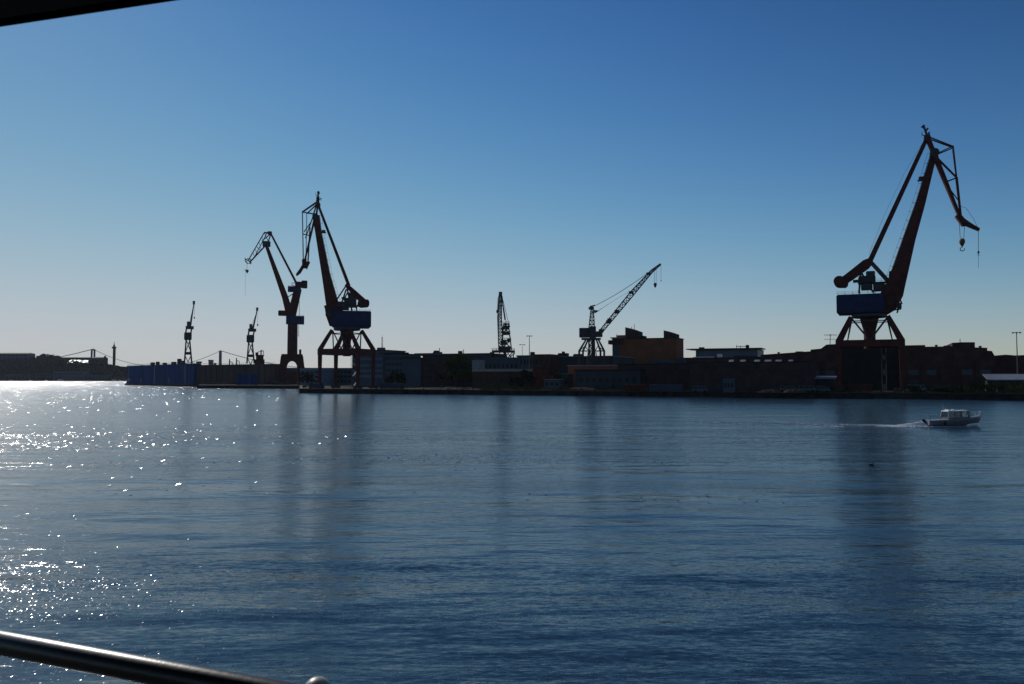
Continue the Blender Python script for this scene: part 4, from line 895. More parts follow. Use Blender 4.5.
def dress(root, A, L, D, xs, zt, bay):
    for i, x in enumerate(xs):
        tt = ray(x, 378); tt = tt.x / tt.y; A2 = A + E2 * (4 + (i % 3) * 5); q = (tt * A2.y - A2.x) / (E1.x - tt * E1.y); p = A2 + E1 * q; mb = MB()
        if i % 3 == 0: mb.lathe((p.x, p.y, zt(x, p.y) - .6), [(.4, 0), (.4, .9), (.6, .95), (.6, 1.2), (.1, 1.4)], 10); mb.build('roof_vent', M['steel'], root)
        elif i % 3 == 1: mb.obox(p, E1, E2, 1.6, 1.2, zt(x, p.y) - .6, zt(x, p.y) + .4); mb.build('roof_plant', M['hall'], root, bevel=.1)
        else: mb.tube((p.x, p.y, zt(x, p.y) - .6), (p.x, p.y, zt(x, p.y) + 1.6), .14, .14, 8); mb.build('flue', M['steel'], root)
    n_ = int(L / bay)
    for i in range(n_ + 1):
        p = A + E1 * (L * i / n_) - E2 * .2; mb = MB(); mb.obox(p, E1, E2, .35, .2, 2.0, 11.5); mb.build('pilaster', M['brick2'], root)
        if i < n_ and i % 4 != 2:
            c = A + E1 * (L * (i + .5) / n_) - E2 * .03
            mb = MB(); mb.obox(c, E1, E2, bay * .3, .03, 8.2, 10.2); mb.build('window', M['bluegrey'], root)
            if i % 4 == 0: mb = MB(); mb.obox(c, E1, E2, bay * .28, .04, 2.0, 6.2); mb.build('door', M['hall'], root)
rr_, A_, L_ = hall_right; dress(rr_, A_, L_, 318, (937, 949, 961, 981), lambda x, y: Z(float(np.interp(x, [905, 926, 926.1, 953, 953.1, 975.8, 975.9, 988, 988.1, 995], [345.2, 345, 346.6, 346.3, 342.8, 342.2, 347.4, 347.8, 350.6, 355])), y - 2), 6.0)
rr_, A_, L_ = hall_left; dress(rr_, A_, L_, 345, (779, 800), lambda x, y: Z(float(np.interp(x, [761, 811, 811.1, 821], [354.8, 351.3, 349.6, 348.6])), y - 4), 6.0)

# lean-to roofs
def leanto(label, pts_front, D, wallm):
    (xa, ya), (xb, yb), (xc, yc), (xd, yd) = pts_front
    A, L = wallrun(xa, D, xb); B0 = A + E1 * L; root = empty('lean_to', (A.x, A.y, 2), label, 'shed'); dp = 10
    zf = Z(yd, A.y + E1.y * L / 2 - 4); zbk = Z(yb, A.y + E1.y * L / 2 + dp)
    a = A - E2 * 4; b = B0 - E2 * 4
    ring = [a + UP * zf, b + UP * zf, B0 + E2 * dp + UP * zbk, A + E2 * dp + UP * zbk]
    mb = MB(); mb.prism(ring, [v - UP * .3 for v in ring]); mb.build('roof', M['roofmetal'], root)
    mb = MB(); mb.obox(A + E1 * L / 2 + E2 * 4, E1, E2, L / 2 - .5, 4, 2, zf - .31); mb.build('wall', M[wallm], root)
    for i in range(7):
        p = a.lerp(b, (i + .1) / 6.2); mb = MB(); mb.beam((p.x, p.y + .3, 2), (p.x, p.y + .3, zf - .3), .25); mb.build('post', M['steel'], root)
leanto('low shed with a pale metal lean-to roof at the right edge behind the bushes', ((986, 374), (1042, 374), (1042, 379), (986, 379.5)), 285, 'hall')
leanto('narrow shed with a thin pale roof edge, just left of the tallest crane', ((792, 376), (836, 376), (836, 378), (792, 378.2)), 300, 'hall')

# ------------------------------------------------------------------ street furniture and vehicles on the quay
def light_mast(px, D, ytop, label, heads=2, r=.28):
    b = G(px, D, 2.0); zt = Z(ytop, D); root = empty('lamp_mast', b, label, 'lamp mast', 'tall floodlight masts'); mb = MB(); mb.tube(b, Vector((b.x, b.y, zt)), r, r * .5, 8); mb.build('pole', M['greysteel'], root)
    a = math.atan2(b.x, b.y); u = Vector((math.cos(a), -math.sin(a), 0)); mb = MB(); mb.beam(Vector((b.x, b.y, zt)) - u * 1.3, Vector((b.x, b.y, zt)) + u * 1.3, .16); mb.build('crossarm', M['greysteel'], root)
    for i in range(heads):
        c = Vector((b.x, b.y, zt)) + u * (-1.1 + 2.2 * i / max(1, heads - 1)); mb = MB(); mb.obox(c, u, Vector((u.y, -u.x, 0)), .35, .3, zt - .35, zt + .1); mb.build('lamp_head', M['greysteel'], root, bevel=.05)
light_mast(529.4, 395, 335.8, 'tallest thin floodlight mast between the two lattice cranes', 3)
light_mast(522.3, 400, 344.5, 'shorter thin mast left of the tallest one between the lattice cranes', 2, .16)
light_mast(1017.8, 290, 332.4, 'floodlight mast with a short crossarm at the far right', 3, .26)

def van(px, D, label, body='pale', scale=1.0, cat='van', truck=False):
    b = G(px, D, 2.0); root = empty('parked_van', b, label, cat, 'vans parked on the quay'); s = scale
    def pt(x, y, z): return b + E1 * (x * s) + E2 * (y * s) + UP * (z * s)
    side = [(-2.6, .45), (2.55, .45), (2.65, 1.0), (2.3, 1.2), (1.75, 2.1), (-2.5, 2.2), (-2.62, 1.2)]
    mb = MB(); mb.prism([pt(x, -.95, z) for x, z in side], [pt(x, .95, z) for x, z in side]); bd = mb.build('body', M[body], root, bevel=.06)
    for x0, x1 in ((.9, 1.75), (-.6, .7), (-2.2, -.8)):
        mb = MB(); q = [pt(x0, -.97, 1.35), pt(x1 + (.25 if x0 > .8 else 0), -.97, 1.35), pt(x1, -.97, 1.9), pt(x0, -.97, 1.95)]; mb.prism(q, [v + E2 * .04 for v in q]); mb.build('window', M['glass'], bd)
    for x in (-1.7, 1.7):
        for y in (-.95, .95):
            mb = MB(); mb.lathe(pt(x, y - .1, .38), [(.34 * s, 0), (.38 * s, .04), (.38 * s, .16), (.34 * s, .2)], 14, E2); wl = mb.build('wheel', M['tarred'], root)
    return root
van(700, 280, 'small light van alone in front of the long low dark hall', 'bluegrey')
van(917, 274, 'pale blue van just right of the feet of the tallest crane', 'paleblue', 1.25)
van(807, 279, 'grey van before the narrow shed with a thin pale roof edge', 'greysteel', 1.1)
van(788, 281, 'grey van in front of the deep blue shed', 'greysteel', 1.05)
van(822, 278, 'pale grey van nearest to the left leg of the tallest crane', 'bluegrey', 1.0)

def container(px, D, label, m, w=6, h=2.6, z=2.0):
    b = G(px, D, z); root = empty('container', b, label, 'container', 'containers on the quay'); mb = MB(); mb.obox(b, E1, E2, w, 1.2, z + .12, z + h); bx = mb.build('box', M[m], root)
    mb = MB()
    for i in range(22):
        p = b + E1 * (-w + .3 + i * (2 * w - .6) / 21) - E2 * 1.23; mb.obox(p, E1, E2, .1, .04, z + .25, z + h - .15)
    mb.build('corrugation', M[m], bx)
    mb = MB()
    for sx in (-1, 1):
        for z0, z1 in ((z, z + .12), (z + h, z + h + .06)): mb.obox(b + E1 * sx * (w - .1), E1, E2, .12, 1.23, z0, z1)
    mb.build('corner_fitting', M['steel'], root)
container(247, 572, 'wide blue container block in front of the brown dock wall', 'dockblue', 8.5, 7.5)
container(316, 380, 'dark container at the quay corner under the middle crane', 'deepblue', 3.2, 2.6)
container(392, 372, 'dark blue container beside the blue grey office tower foot', 'deepblue', 6, 2.6)
container(640, 300, 'dark red container in front of the long low dark hall, left end', 'darkred', 6, 2.6)
container(666, 293, 'blue container in front of the long low dark hall', 'deepblue', 6, 2.6)
container(855, 305, 'dark red container standing between the legs of the tallest crane', 'darkred', 6, 2.6)
container(935, 276, 'dark container half hidden in the bushes right of the tallest crane', 'hall', 6, 2.6)

def boulder_pile(px, D, label, w=8, h=2.2, m='concrete'):
    b = G(px, D, 2.0); mb = MB(); v = []; nx, ny = 22, 12
    for j in range(ny + 1):
        for i in range(nx + 1):
            x = (i / nx - .5) * 2; y = (j / ny - .5) * 2; rr = max(0, 1 - x * x - y * y); z = h * rr ** .8 + (random.uniform(-.18, .25) if rr > 0 else -.05)
            v.append(Vector((b.x, b.y, 2 + max(z, -.05))) + E1 * x * w + E2 * y * w * .45)
    f = [(j * (nx + 1) + i, j * (nx + 1) + i + 1, (j + 1) * (nx + 1) + i + 1, (j + 1) * (nx + 1) + i) for j in range(ny) for i in range(nx)]
    mb.add(v, f); o = mb.build('gravel_pile', M[m], None, origin=b); tag(o, label, 'gravel pile', 'gravel piles on the quay')
boulder_pile(583, 322, 'long low tan gravel pile in front of the dark flat shed', 7, 1.2, 'concrete')
boulder_pile(770, 276, 'small brownish gravel pile in front of the deep blue shed', 4, 1.0)
boulder_pile(795, 275, 'grey gravel pile left of the narrow shed with pale roof edge', 4, 1.2)
boulder_pile(450, 352, 'flat tan gravel pile at the edge under the green tree', 9, .9)

# bollards
for i in range(24):
    s = 6 + i * 12.0; p = QA + E1 * s + E2 * 1.4
    if i == 0:
        mb = MB(); mb.lathe((p.x, p.y, 2.0), [(.22, 0), (.2, .35), (.34, .5), (.34, .62), (.1, .7)], 12); b0 = mb.build('bollard', M['tarred'], None, origin=(p.x, p.y, 2.0)); ob = b0
    else: ob = b0.copy(); col.objects.link(ob); ob.location = (p.x, p.y, 2.0)
    tag(ob, 'squat dark mooring bollard on the edge of the long quay', 'bollard', 'bollards along the quay edge')
# low fence along part of the quay
def fence(x0, D0, x1, label, h=1.3):
    A, L = wallrun(x0, D0, x1); root = empty('fence', (A.x, A.y, 2), label, 'fence'); mb = MB(); n_ = int(L / 3)
    for i in range(n_ + 1): p = A + E1 * (L * i / n_); mb.beam((p.x, p.y, 2), (p.x, p.y, 2 + h), .12)
    mb.build('posts', M['concrete'], root)['kind'] = 'stuff'
    mb = MB()
    for z in (h, h * .55): mb.beam(A + UP * (2 + z - .1), A + E1 * L + UP * (2 + z - .1), .14, .14, .06, .06)
    mb.build('rail', M['concrete'], root)
fence(378, 366, 470, 'pale post and rail fence along the quay right of the middle crane')
fence(470, 338, 575, 'pale post and rail fence in front of the low brown brick shed')

# ------------------------------------------------------------------ plants
def leaves_mesh(name, m, lobes, count, size, parent, origin):
    vs = []; c = np.array([l[0] for l in lobes]); rr = np.array([l[1] for l in lobes]); w_ = rr[:, 0] * rr[:, 1] * rr[:, 2]; idx = RNG.choice(len(lobes), count, p=w_ / w_.sum())
    d = RNG.normal(size=(count, 3)); d /= np.linalg.norm(d, axis=1)[:, None]; rad = RNG.uniform(.25, 1.05, count) ** .5
    pos = c[idx] + d * rad[:, None] * rr[idx]
    a = RNG.normal(size=(count, 3)); a /= np.linalg.norm(a, axis=1)[:, None]; b = np.cross(a, RNG.normal(size=(count, 3))); b /= np.linalg.norm(b, axis=1)[:, None]
    s = size * RNG.uniform(.5, 1.4, count)[:, None]
    v = np.stack([pos - a * s, pos + b * s * .7, pos + a * s, pos - b * s * .7], 1).reshape(-1, 3)
    me = bpy.data.meshes.new(name); me.from_pydata(v.tolist(), [], np.arange(count * 4).reshape(-1, 4).tolist()); me.materials.append(m)
    o = bpy.data.objects.new(name, me); col.objects.link(o); o.parent = parent; return o
def tree(base, h, w_, label, m='leaf', count=1800, leaf_s=.5, group=None, name='tree', cat='tree', trunk=.35):
    root = empty(name, base, label, cat, group); mb = MB(); b = Vector((0, 0, 0)); lob = []
    top = Vector((random.uniform(-.3, .3), random.uniform(-.3, .3), h * .75)); b0 = Vector(base)
    mb.tube(b0, b0 + top * .55, h * .028, h * .018, 7); mb.tube(b0 + top * .55, b0 + top, h * .018, h * .006, 6)
    for i in range(9):
        t = random.uniform(trunk, .95); s_ = b0 + top * t; an = random.uniform(0, 6.28); ln = w_ * .42 * random.uniform(.6, 1.05) * (1.1 - .5 * abs(t - .55)); e = s_ + Vector((math.cos(an) * ln, math.sin(an) * ln, h * random.uniform(.04, .16)))
        mb.tube(s_, e, h * .01, h * .004, 5); r = w_ * random.uniform(.16, .27); lob.append((tuple(e - b0), (r, r, r * random.uniform(.6, .9))))
    lob.append((tuple(top + Vector((0, 0, h * .08))), (w_ * .24, w_ * .24, h * .16)))
    mb.build('trunk', M['bark'], root); leaves_mesh('crown', M[m], lob, count, leaf_s, root, base)
    return root
tree(G(455, 400), 17, 12, 'broad green tree rising before the long flat roofed office row, largest of its group', 'leaf', 2600, .55)
tree(G(465, 395), 14, 10, 'green tree touching the left end of the low brown brick shed', 'leaf', 2200, .5)
tree(G(446, 410), 10, 8, 'small dark green tree at the left of the tree pair by the brick shed', 'leafdark', 1500, .45)
tree(G(524.5, 372), 9, 8, 'dark green tree at the foot of the tall lamp mast', 'leafdark', 1500, .45)
tree(G(516, 366), 6, 6, 'low dark green tree left of the foot of the tall lamp mast', 'leafdark', 1200, .4)
tree(G(557, 362), 8, 7, 'olive green tree behind the small blue cabin', 'leaf2', 1300, .45)
tree(G(395, 430), 9, 10, 'dark tree in front of the blue grey office tower', 'leafdark', 1300, .5)
tree(G(307, 540), 9, 10, 'dark tree left of the pale office block', 'leafdark', 1000, .5)
def shrub(px, D, h, w_, label, m, i):
    base = G(px, D); root = empty('shrub', base, label, 'shrub', 'shrubs along the quay'); mb = MB(); lob = []; b0 = Vector(base)
    for k in range(5):
        an = random.uniform(0, 6.28); e = Vector((math.cos(an) * w_ * .3, math.sin(an) * w_ * .3, h * random.uniform(.35, .8))); mb.tube(b0, b0 + e, .06, .03, 5); r = w_ * random.uniform(.18, .3); lob.append((tuple(e), (r, r, h * random.uniform(.2, .32))))
    mb.build('stem', M['bark'], root); leaves_mesh('foliage', M[m], lob, 650, .17, root, base)
PL = [(911, 2.2), (916, 1.8), (925, 2.3), (931, 1.7), (941, 2.0), (949, 1.8), (956, 2.2), (963, 2.0), (971, 2.6), (978, 3.8), (985, 2.4), (992, 2.0), (999, 2.8), (1006, 2.2), (1013, 2.6), (1020, 3.2), (828, 2.3), (820, 2.0), (848, 1.6), (777, 1.6), (752, 1.5), (724, 1.9), (734, 1.7), (716, 1.4), (690, 1.3), (676, 1.4), (655, 1.3), (611, 1.6), (600, 1.4), (505, 2.0), (497, 1.8), (488, 2.1), (480, 1.8), (514, 1.5), (540, 1.6)]
for i, (x, h) in enumerate(PL):
    Dq = QA.y + (x - 300) / 724 * 0; A = QA; tt = ray(x, 378); tt = tt.x / tt.y; s = (tt * A.y - A.x) / (E1.x - tt * E1.y); D = (QA + E1 * s).y + 3 + (i * 37 % 5)
    zone = 'right of the tallest crane' if x > 905 else ('near the feet of the tallest crane' if x > 810 else ('before the brick workshop' if x > 700 else ('before the long low dark hall' if x > 590 else 'before the low brown brick shed')))
    shrub(x, D, h * 1.25, h * 1.9, 'low olive shrub on the quay edge ' + zone, 'leaf2' if i % 3 else 'leaf', i)
# rough grass along the quay, one mass
def grass(name, x0, x1, cnt, label, off=(1.5, 9)):
    A = QA; ss = []
    for x in (x0, x1): tt = ray(x, 378); tt = tt.x / tt.y; ss.append((tt * A.y - A.x) / (E1.x - tt * E1.y))
    u = RNG.uniform(ss[0], ss[1], cnt); v = RNG.uniform(off[0], off[1], cnt); h = RNG.uniform(.25, .8, cnt) * (1 + .5 * np.sin(u * .35)); an = RNG.uniform(0, 6.28, cnt)
    px_ = A.x + E1.x * u + E2.x * v; py_ = A.y + E1.y * u + E2.y * v; w_ = .16
    P0 = np.stack([px_ - np.cos(an) * w_, py_ - np.sin(an) * w_, np.full(cnt, 1.98)], 1); P1 = np.stack([px_ + np.cos(an) * w_, py_ + np.sin(an) * w_, np.full(cnt, 1.98)], 1)
    P2 = np.stack([px_ + RNG.uniform(-.2, .2, cnt), py_ + RNG.uniform(-.2, .2, cnt), 2 + h], 1); vv = np.stack([P0, P1, P2], 1).reshape(-1, 3)
    me = bpy.data.meshes.new(name); me.from_pydata(vv.tolist(), [], np.arange(cnt * 3).reshape(-1, 3).tolist()); me.materials.append(M['leaf2']); o = bpy.data.objects.new(name, me); col.objects.link(o)
    tag(o, label, 'grass', kind='stuff')
grass('rough_grass', 905, 1060, 9000, 'rough grass on the quay right of the tallest crane')
grass('rough_grass', 478, 900, 9000, 'sparse grass along the middle of the quay')

# ------------------------------------------------------------------ far left shore
HP = [(-120, 357), (-40, 356.5), (0, 359), (31, 359), (38, 358.5), (44, 357.0), (50, 356.2), (57, 356.8), (64, 358.5), (72, 359.5), (90, 359.8), (99, 359.2), (104, 361.5), (109, 364.5), (116, 366), (126, 367), (150, 372), (200, 374)]
def hill():
    xs = np.linspace(-120, 200, 161); ys = np.interp(xs, [p[0] for p in HP], [p[1] for p in HP]); Ds = [1866, 1880, 1900, 1940, 1990, 2050, 2150, 2300]; fr = [0, .05, .18, .42, .8, 1, 1.02, .8]
    v = []
    for D, f in zip(Ds, fr):
        for x, y in zip(xs, ys): zr = Z(y + .8, 2050); p = G(x, D, 0); v.append((p.x, p.y, 1.5 + (zr - 1.5) * f + (RNG.uniform(-1.2, 1.2) if f > .1 else 0)))
    n = len(xs); v = [(*q[:2], -3) for q in v[:n]] + v; fs = [(j * n + i, j * n + i + 1, (j + 1) * n + i + 1, (j + 1) * n + i) for j in range(len(Ds)) for i in range(n - 1)]
    mb = MB(); mb.add(v, fs); o = mb.build('hill', M['hill']); tag(o, kind='structure')
    # wood on the slope, one mass
    cnt = 1500; X = RNG.uniform(-115, 195, cnt); f = RNG.uniform(.1, 1.0, cnt) ** .8; D = 1890 + f * 160
    vs = []
    leafc = 34
    for x, d_ in zip(X, D):
        zr = Z(float(np.interp(x, [p[0] for p in HP], [p[1] for p in HP])) + .8, 2050); g = 1.5 + (zr - 1.5) * float(np.interp(d_, Ds, fr)); b = G(x, d_, 0); r = random.uniform(3, 5.0); hh = random.uniform(4, 8.5) * (1 if d_ < 2015 else .45)
        for k in range(leafc):
            dd = RNG.normal(size=3); dd /= np.linalg.norm(dd); c = np.array([b.x, b.y, g + hh * .55]) + dd * np.array([r, r, hh * .5]) * RNG.uniform(.6, 1.05); a = RNG.normal(size=3); a /= np.linalg.norm(a); e = np.cross(a, dd); s = random.uniform(.7, 1.7)
            vs += [tuple(c - a * s), tuple(c + e * s), tuple(c + a * s), tuple(c - e * s)]
    me = bpy.data.meshes.new('far_wood'); me.from_pydata(vs, [], [tuple(range(i, i + 4)) for i in range(0, len(vs), 4)]); me.materials.append(M['farwood']); o = bpy.data.objects.new('far_wood', me); col.objects.link(o); tag(o, 'dark wooded slope on the far left shore', 'wood', kind='stuff')
hill()
def farb(name, label, cat, px0, px1, ytop, ybot, D, m, roof='roofdark', dp=25, cols=6, rows=2, rh=.4, gable=False):
    a = P(px0, ybot, D); b = P(px1, ytop, D); root = empty(name, (a.x, a.y, a.z - 5), label, cat); mb = MB(); c = Vector(((a.x + b.x) / 2, D + dp / 2, 0)); L = b.x - a.x; mb.obox(c, X1, Vector((0, 1, 0)), L / 2, dp / 2, a.z - 8, b.z - 1.2); mb.build('wall', M[m], root)
    mb = MB()
    if gable:
        z0 = b.z - 1.197; q = [Vector((a.x - .8, D - .8, z0)), Vector((a.x - .8, D + dp + .8, z0)), Vector((a.x + L * .04, D + dp / 2, b.z + 1.5))]; q2 = [Vector((b.x + .8, D - .8, z0)), Vector((b.x + .8, D + dp + .8, z0)), Vector((b.x - L * .04, D + dp / 2, b.z + 1.5))]; mb.prism(q, q2)
    else: mb.obox(c, X1, Vector((0, 1, 0)), L / 2 + .8, dp / 2 + .8, b.z - 1.197, b.z)
    mb.build('roof', M[roof], root); windows(root, Vector((a.x, D, 0)), X1, Vector((0, 1, 0)), L, a.z, b.z - 1.8, rows, cols, w=.5, h=.4, proud=.2)
    return root
farb('hill_house', 'long roofed building on top of the far hill at the left edge', 'building', -12, 29.5, 353.2, 360, 2040, 'bluegrey', cols=9, gable=True)
farb('hill_house', 'square flat roofed block on the far hill left of the skyline trees', 'building', 36, 46.5, 355.8, 362, 2030, 'brick2', cols=4)
farb('hill_house', 'long low dark building on the far hill left of the bridge pylon', 'building', 62, 90, 357.4, 362, 2060, 'brick2', cols=8, rows=1)
_r = farb('hill_house', 'building with a bright sunlit roof on the far hill left of the bridge pylon', 'building', 69, 87, 362.6, 366, 1990, 'pale', 'roofdark', cols=6, rows=1)
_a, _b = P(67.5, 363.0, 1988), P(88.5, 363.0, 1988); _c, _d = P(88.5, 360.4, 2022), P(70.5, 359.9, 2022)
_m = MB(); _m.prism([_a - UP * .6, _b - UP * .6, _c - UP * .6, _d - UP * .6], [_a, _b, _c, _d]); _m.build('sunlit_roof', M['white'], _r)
farb('hill_house', 'dark domed building on the shoulder of the far hill right of the bridge pylon', 'building', 91, 103, 357.4, 364, 2020, 'brick2', cols=4, gable=True)
farb('riverside_building', 'long pale blue riverside building near the water on the far left shore', 'building', 53, 84, 371.2, 379.5, 1875, 'bluegrey', 'bluegrey', cols=10)
farb('riverside_building', 'low riverside shed under the two hill houses at the far left', 'building', 4, 30, 374.5, 380, 1878, 'hall', 'bluegrey', cols=6, rows=1)
farb('riverside_building', 'low blue riverside shed below the bridge pylon', 'building', 84, 106, 375, 380, 1880, 'deepblue', 'bluegrey', cols=6, rows=1)
farb('riverside_building', 'dark riverside warehouse between the sheds on the far left shore', 'building', 31, 52, 372.5, 380, 1884, 'hall', 'roofdark', cols=5)
F = Frame(114, 2080, 0)
b = F.p(114, 366); rt = empty('brick_tower', b, 'tall dark brown tower with a flared top and spire on the far left shore', 'tower')
mb = MB(); obx(mb, F, 112.4, 348.4, 115.8, 372, 8); mb.build('shaft', M['brick'], rt); mb = MB(); obx(mb, F, 111.8, 346.9, 116.4, 348.4, 11.5); mb.build('gallery', M['brick2'], rt)
mb = MB(); c = F.p(114.1, 347); mb.lathe(c, [(2.6, 0), (2.6, 4.4), (1.3, 5.2), (.9, 9), (.2, 15)], 8); mb.build('spire', M['brick2'], rt)
for i in range(6): mb = MB(); obx(mb, F, 113.7, 350.5 + i * 2.3, 114.4, 351.5 + i * 2.3, .3, -4.1); mb.build('window', M['glass'], rt)
F = Frame(105, 2030, 0); b = F.p(105, 362); rt = empty('chapel_turret', b, 'small dark turret on the hill shoulder left of the tall brown tower', 'tower'); mb = MB(); obx(mb, F, 104.2, 357.5, 106, 364, 4.5); mb.build('shaft', M['brick2'], rt); mb = MB(); mb.lathe(F.p(105.1, 357.5), [(2.9, 0), (3.0, 1.5), (2.2, 3.2), (.3, 5)], 10); mb.build('dome', M['teal'], rt)
for i, (x, yt, w_) in enumerate(((43, 353.6, 14), (48, 354.0, 16), (53, 354.4, 16), (57.5, 355.6, 14), (33, 357.3, 12), (99, 358.8, 12), (1, 356, 10))):
    g = P(x, 359.5, 2045); h = Z(yt, 2045) - g.z
    tree((g.x, g.y, g.z - 1), h + 1, w_, ['tall thin crowned tree on the far hill skyline, right above the flat roofed block', 'round dark tree on the far hill skyline, second from the flat roofed block', 'round dark tree on the far hill skyline, third from the flat roofed block', 'last and lowest round tree of the far skyline clump', 'small tree in the gap between the two far hill houses', 'small tree beside the domed far hill building', 'small tree behind the long roofed far hill building'][i], 'farwood', 420, 1.5, 'skyline trees on the far hill', trunk=.25)
# far bridge
def bridge():
    D1, D2 = 2740, 2900; zt = 106; zd = 44; A = G(92.5, D1, 0); B = G(220, D2, 0); d = (B - A).normalized(); n = Vector((-d.y, d.x, 0)); root = empty('suspension_bridge', (A.x, A.y, 0), 'distant suspension bridge with two pylons beyond the docks', 'bridge')
    for q, wd in ((A, 5.2), (B, 4.2)):
        pm = MB(); s = 1 if q is A else 0
        ax = X1
        for k in (-1, 1):
            p = q + X1 * k * (wd if s else 2.6); pm.beam((p.x, p.y, 0), (q.x + (p.x - q.x) * .9, q.y, zt), 4.6, 4.0, 5, 5)
        for z in (zt - 3, zd + 2): pm.beam((q.x - wd, q.y, z), (q.x + wd, q.y, z), 4 if z > 60 else 3)
        pm.beam((q.x, q.y, zt), (q.x, q.y, zt + 7), .5); pm.build('pylon', M['brick2'] if s else M['deepblue'], root)
    S0 = A - d * 700; S1 = B + d * 500; mb = MB(); mb.beam((S0.x, S0.y, zd), (S1.x, S1.y, zd), 3.2, 3.2, 18, 18, n=n); mb.build('deck', M['teal'], root)
    for off in (-8, 8):
        mb = MB(); span = (B - A).length; pts = [A + d * (-300) + UP * (zd + 1)]
        pts = [A - d * 300 * (1 - t) + UP * (zd + 2 + (zt - zd - 2) * (t ** 1.6)) for t in [i / 6 for i in range(7)]]
        pts += [A.lerp(B, t) + UP * (zd + 4 + (zt - zd - 4) * (2 * t - 1) ** 2) for t in [i / 24 for i in range(1, 25)]]
        pts += [B + d * 300 * t + UP * (zd + 2 + (zt - zd - 2) * ((1 - t) ** 1.6)) for t in [i / 6 for i in range(1, 7)]]
        mb.path([p + n * off for p in pts], .75, 5); mb.build('cable', M['greysteel'], root)
bridge()
F = Frame(210, 2600, 0); rt = empty('apartment_block', F.p(210, 372), 'small blue grey block on the skyline left of the right bridge pylon', 'building'); mb = MB(); obx(mb, F, 208.2, 360.5, 213.5, 376, 20); mb.build('wall', M['deepblue'], rt); mb = MB(); obx(mb, F, 213.5, 363, 216.5, 376, 16); mb.build('annex', M['deepblue'], rt); mb = MB(); obx(mb, F, 207.9, 359.9, 213.8, 360.5, 21); mb.build('roof', M['roofdark'], rt)

# moored boats, far left
def sail_boat(px, D, label, s=1.0, mast=True):
    b = G(px, D, 0); root = empty('moored_boat', b, label, 'boat', 'white boats moored along the far left shore'); prof = [(-5, 0, 1.2), (-4, 1.4, 1.2), (0, 1.7, 1.2), (3.5, 1.1, 1.3), (5.6, 0, 1.6)]
    dk = [b + X1 * x * s + Vector((0, y * s, z * s)) for x, y, z in prof] + [b + X1 * x * s + Vector((0, -y * s, z * s)) for x, y, z in prof[::-1][1:-1]]
    kl = [b + X1 * x * s * .85 + Vector((0, y * s * .6, -.3)) for x, y, z in prof] + [b + X1 * x * s * .85 + Vector((0, -y * s * .6, -.3)) for x, y, z in prof[::-1][1:-1]]
    mb = MB(); mb.prism(kl, dk); mb.build('hull', M['white'], root)
    mb = MB(); mb.obox(b - X1 * .5 * s, X1, Vector((0, 1, 0)), 2.4 * s, 1.1 * s, 1.25 * s, 2.5 * s); mb.build('cabin', M['white'], root, bevel=.2)
    if mast: mb = MB(); mb.tube(b + UP * 1.2 * s, b + UP * 10 * s, .1, .06, 6); mb.build('mast', M['white'], root)
for i, (x, D, s, la) in enumerate(((10.5, 1840, 1.1, 'white boat moored under the long roofed hill building, leftmost of the far boats'), (30.5, 1842, .9, 'small white boat below the gap in the far hill skyline'), (46, 1845, .9, 'small white boat left of the long pale blue riverside building'), (60.5, 1838, 1.5, 'largest white boat in front of the long pale blue riverside building'), (114, 1835, 1.3, 'white boat moored below the tall brown tower'), (120, 1848, .8, 'small white boat just left of the blue dock wall'))):
    sail_boat(x, D, la, s, i in (1, 2))
for i, (x, la) in enumerate(((281.5, 'small white workboat at the quay left of the column crane arch'), (302, 'small white workboat at the quay just right of the column crane'))):
    sail_boat(x, 535 if i == 0 else 512, la, .45, False)

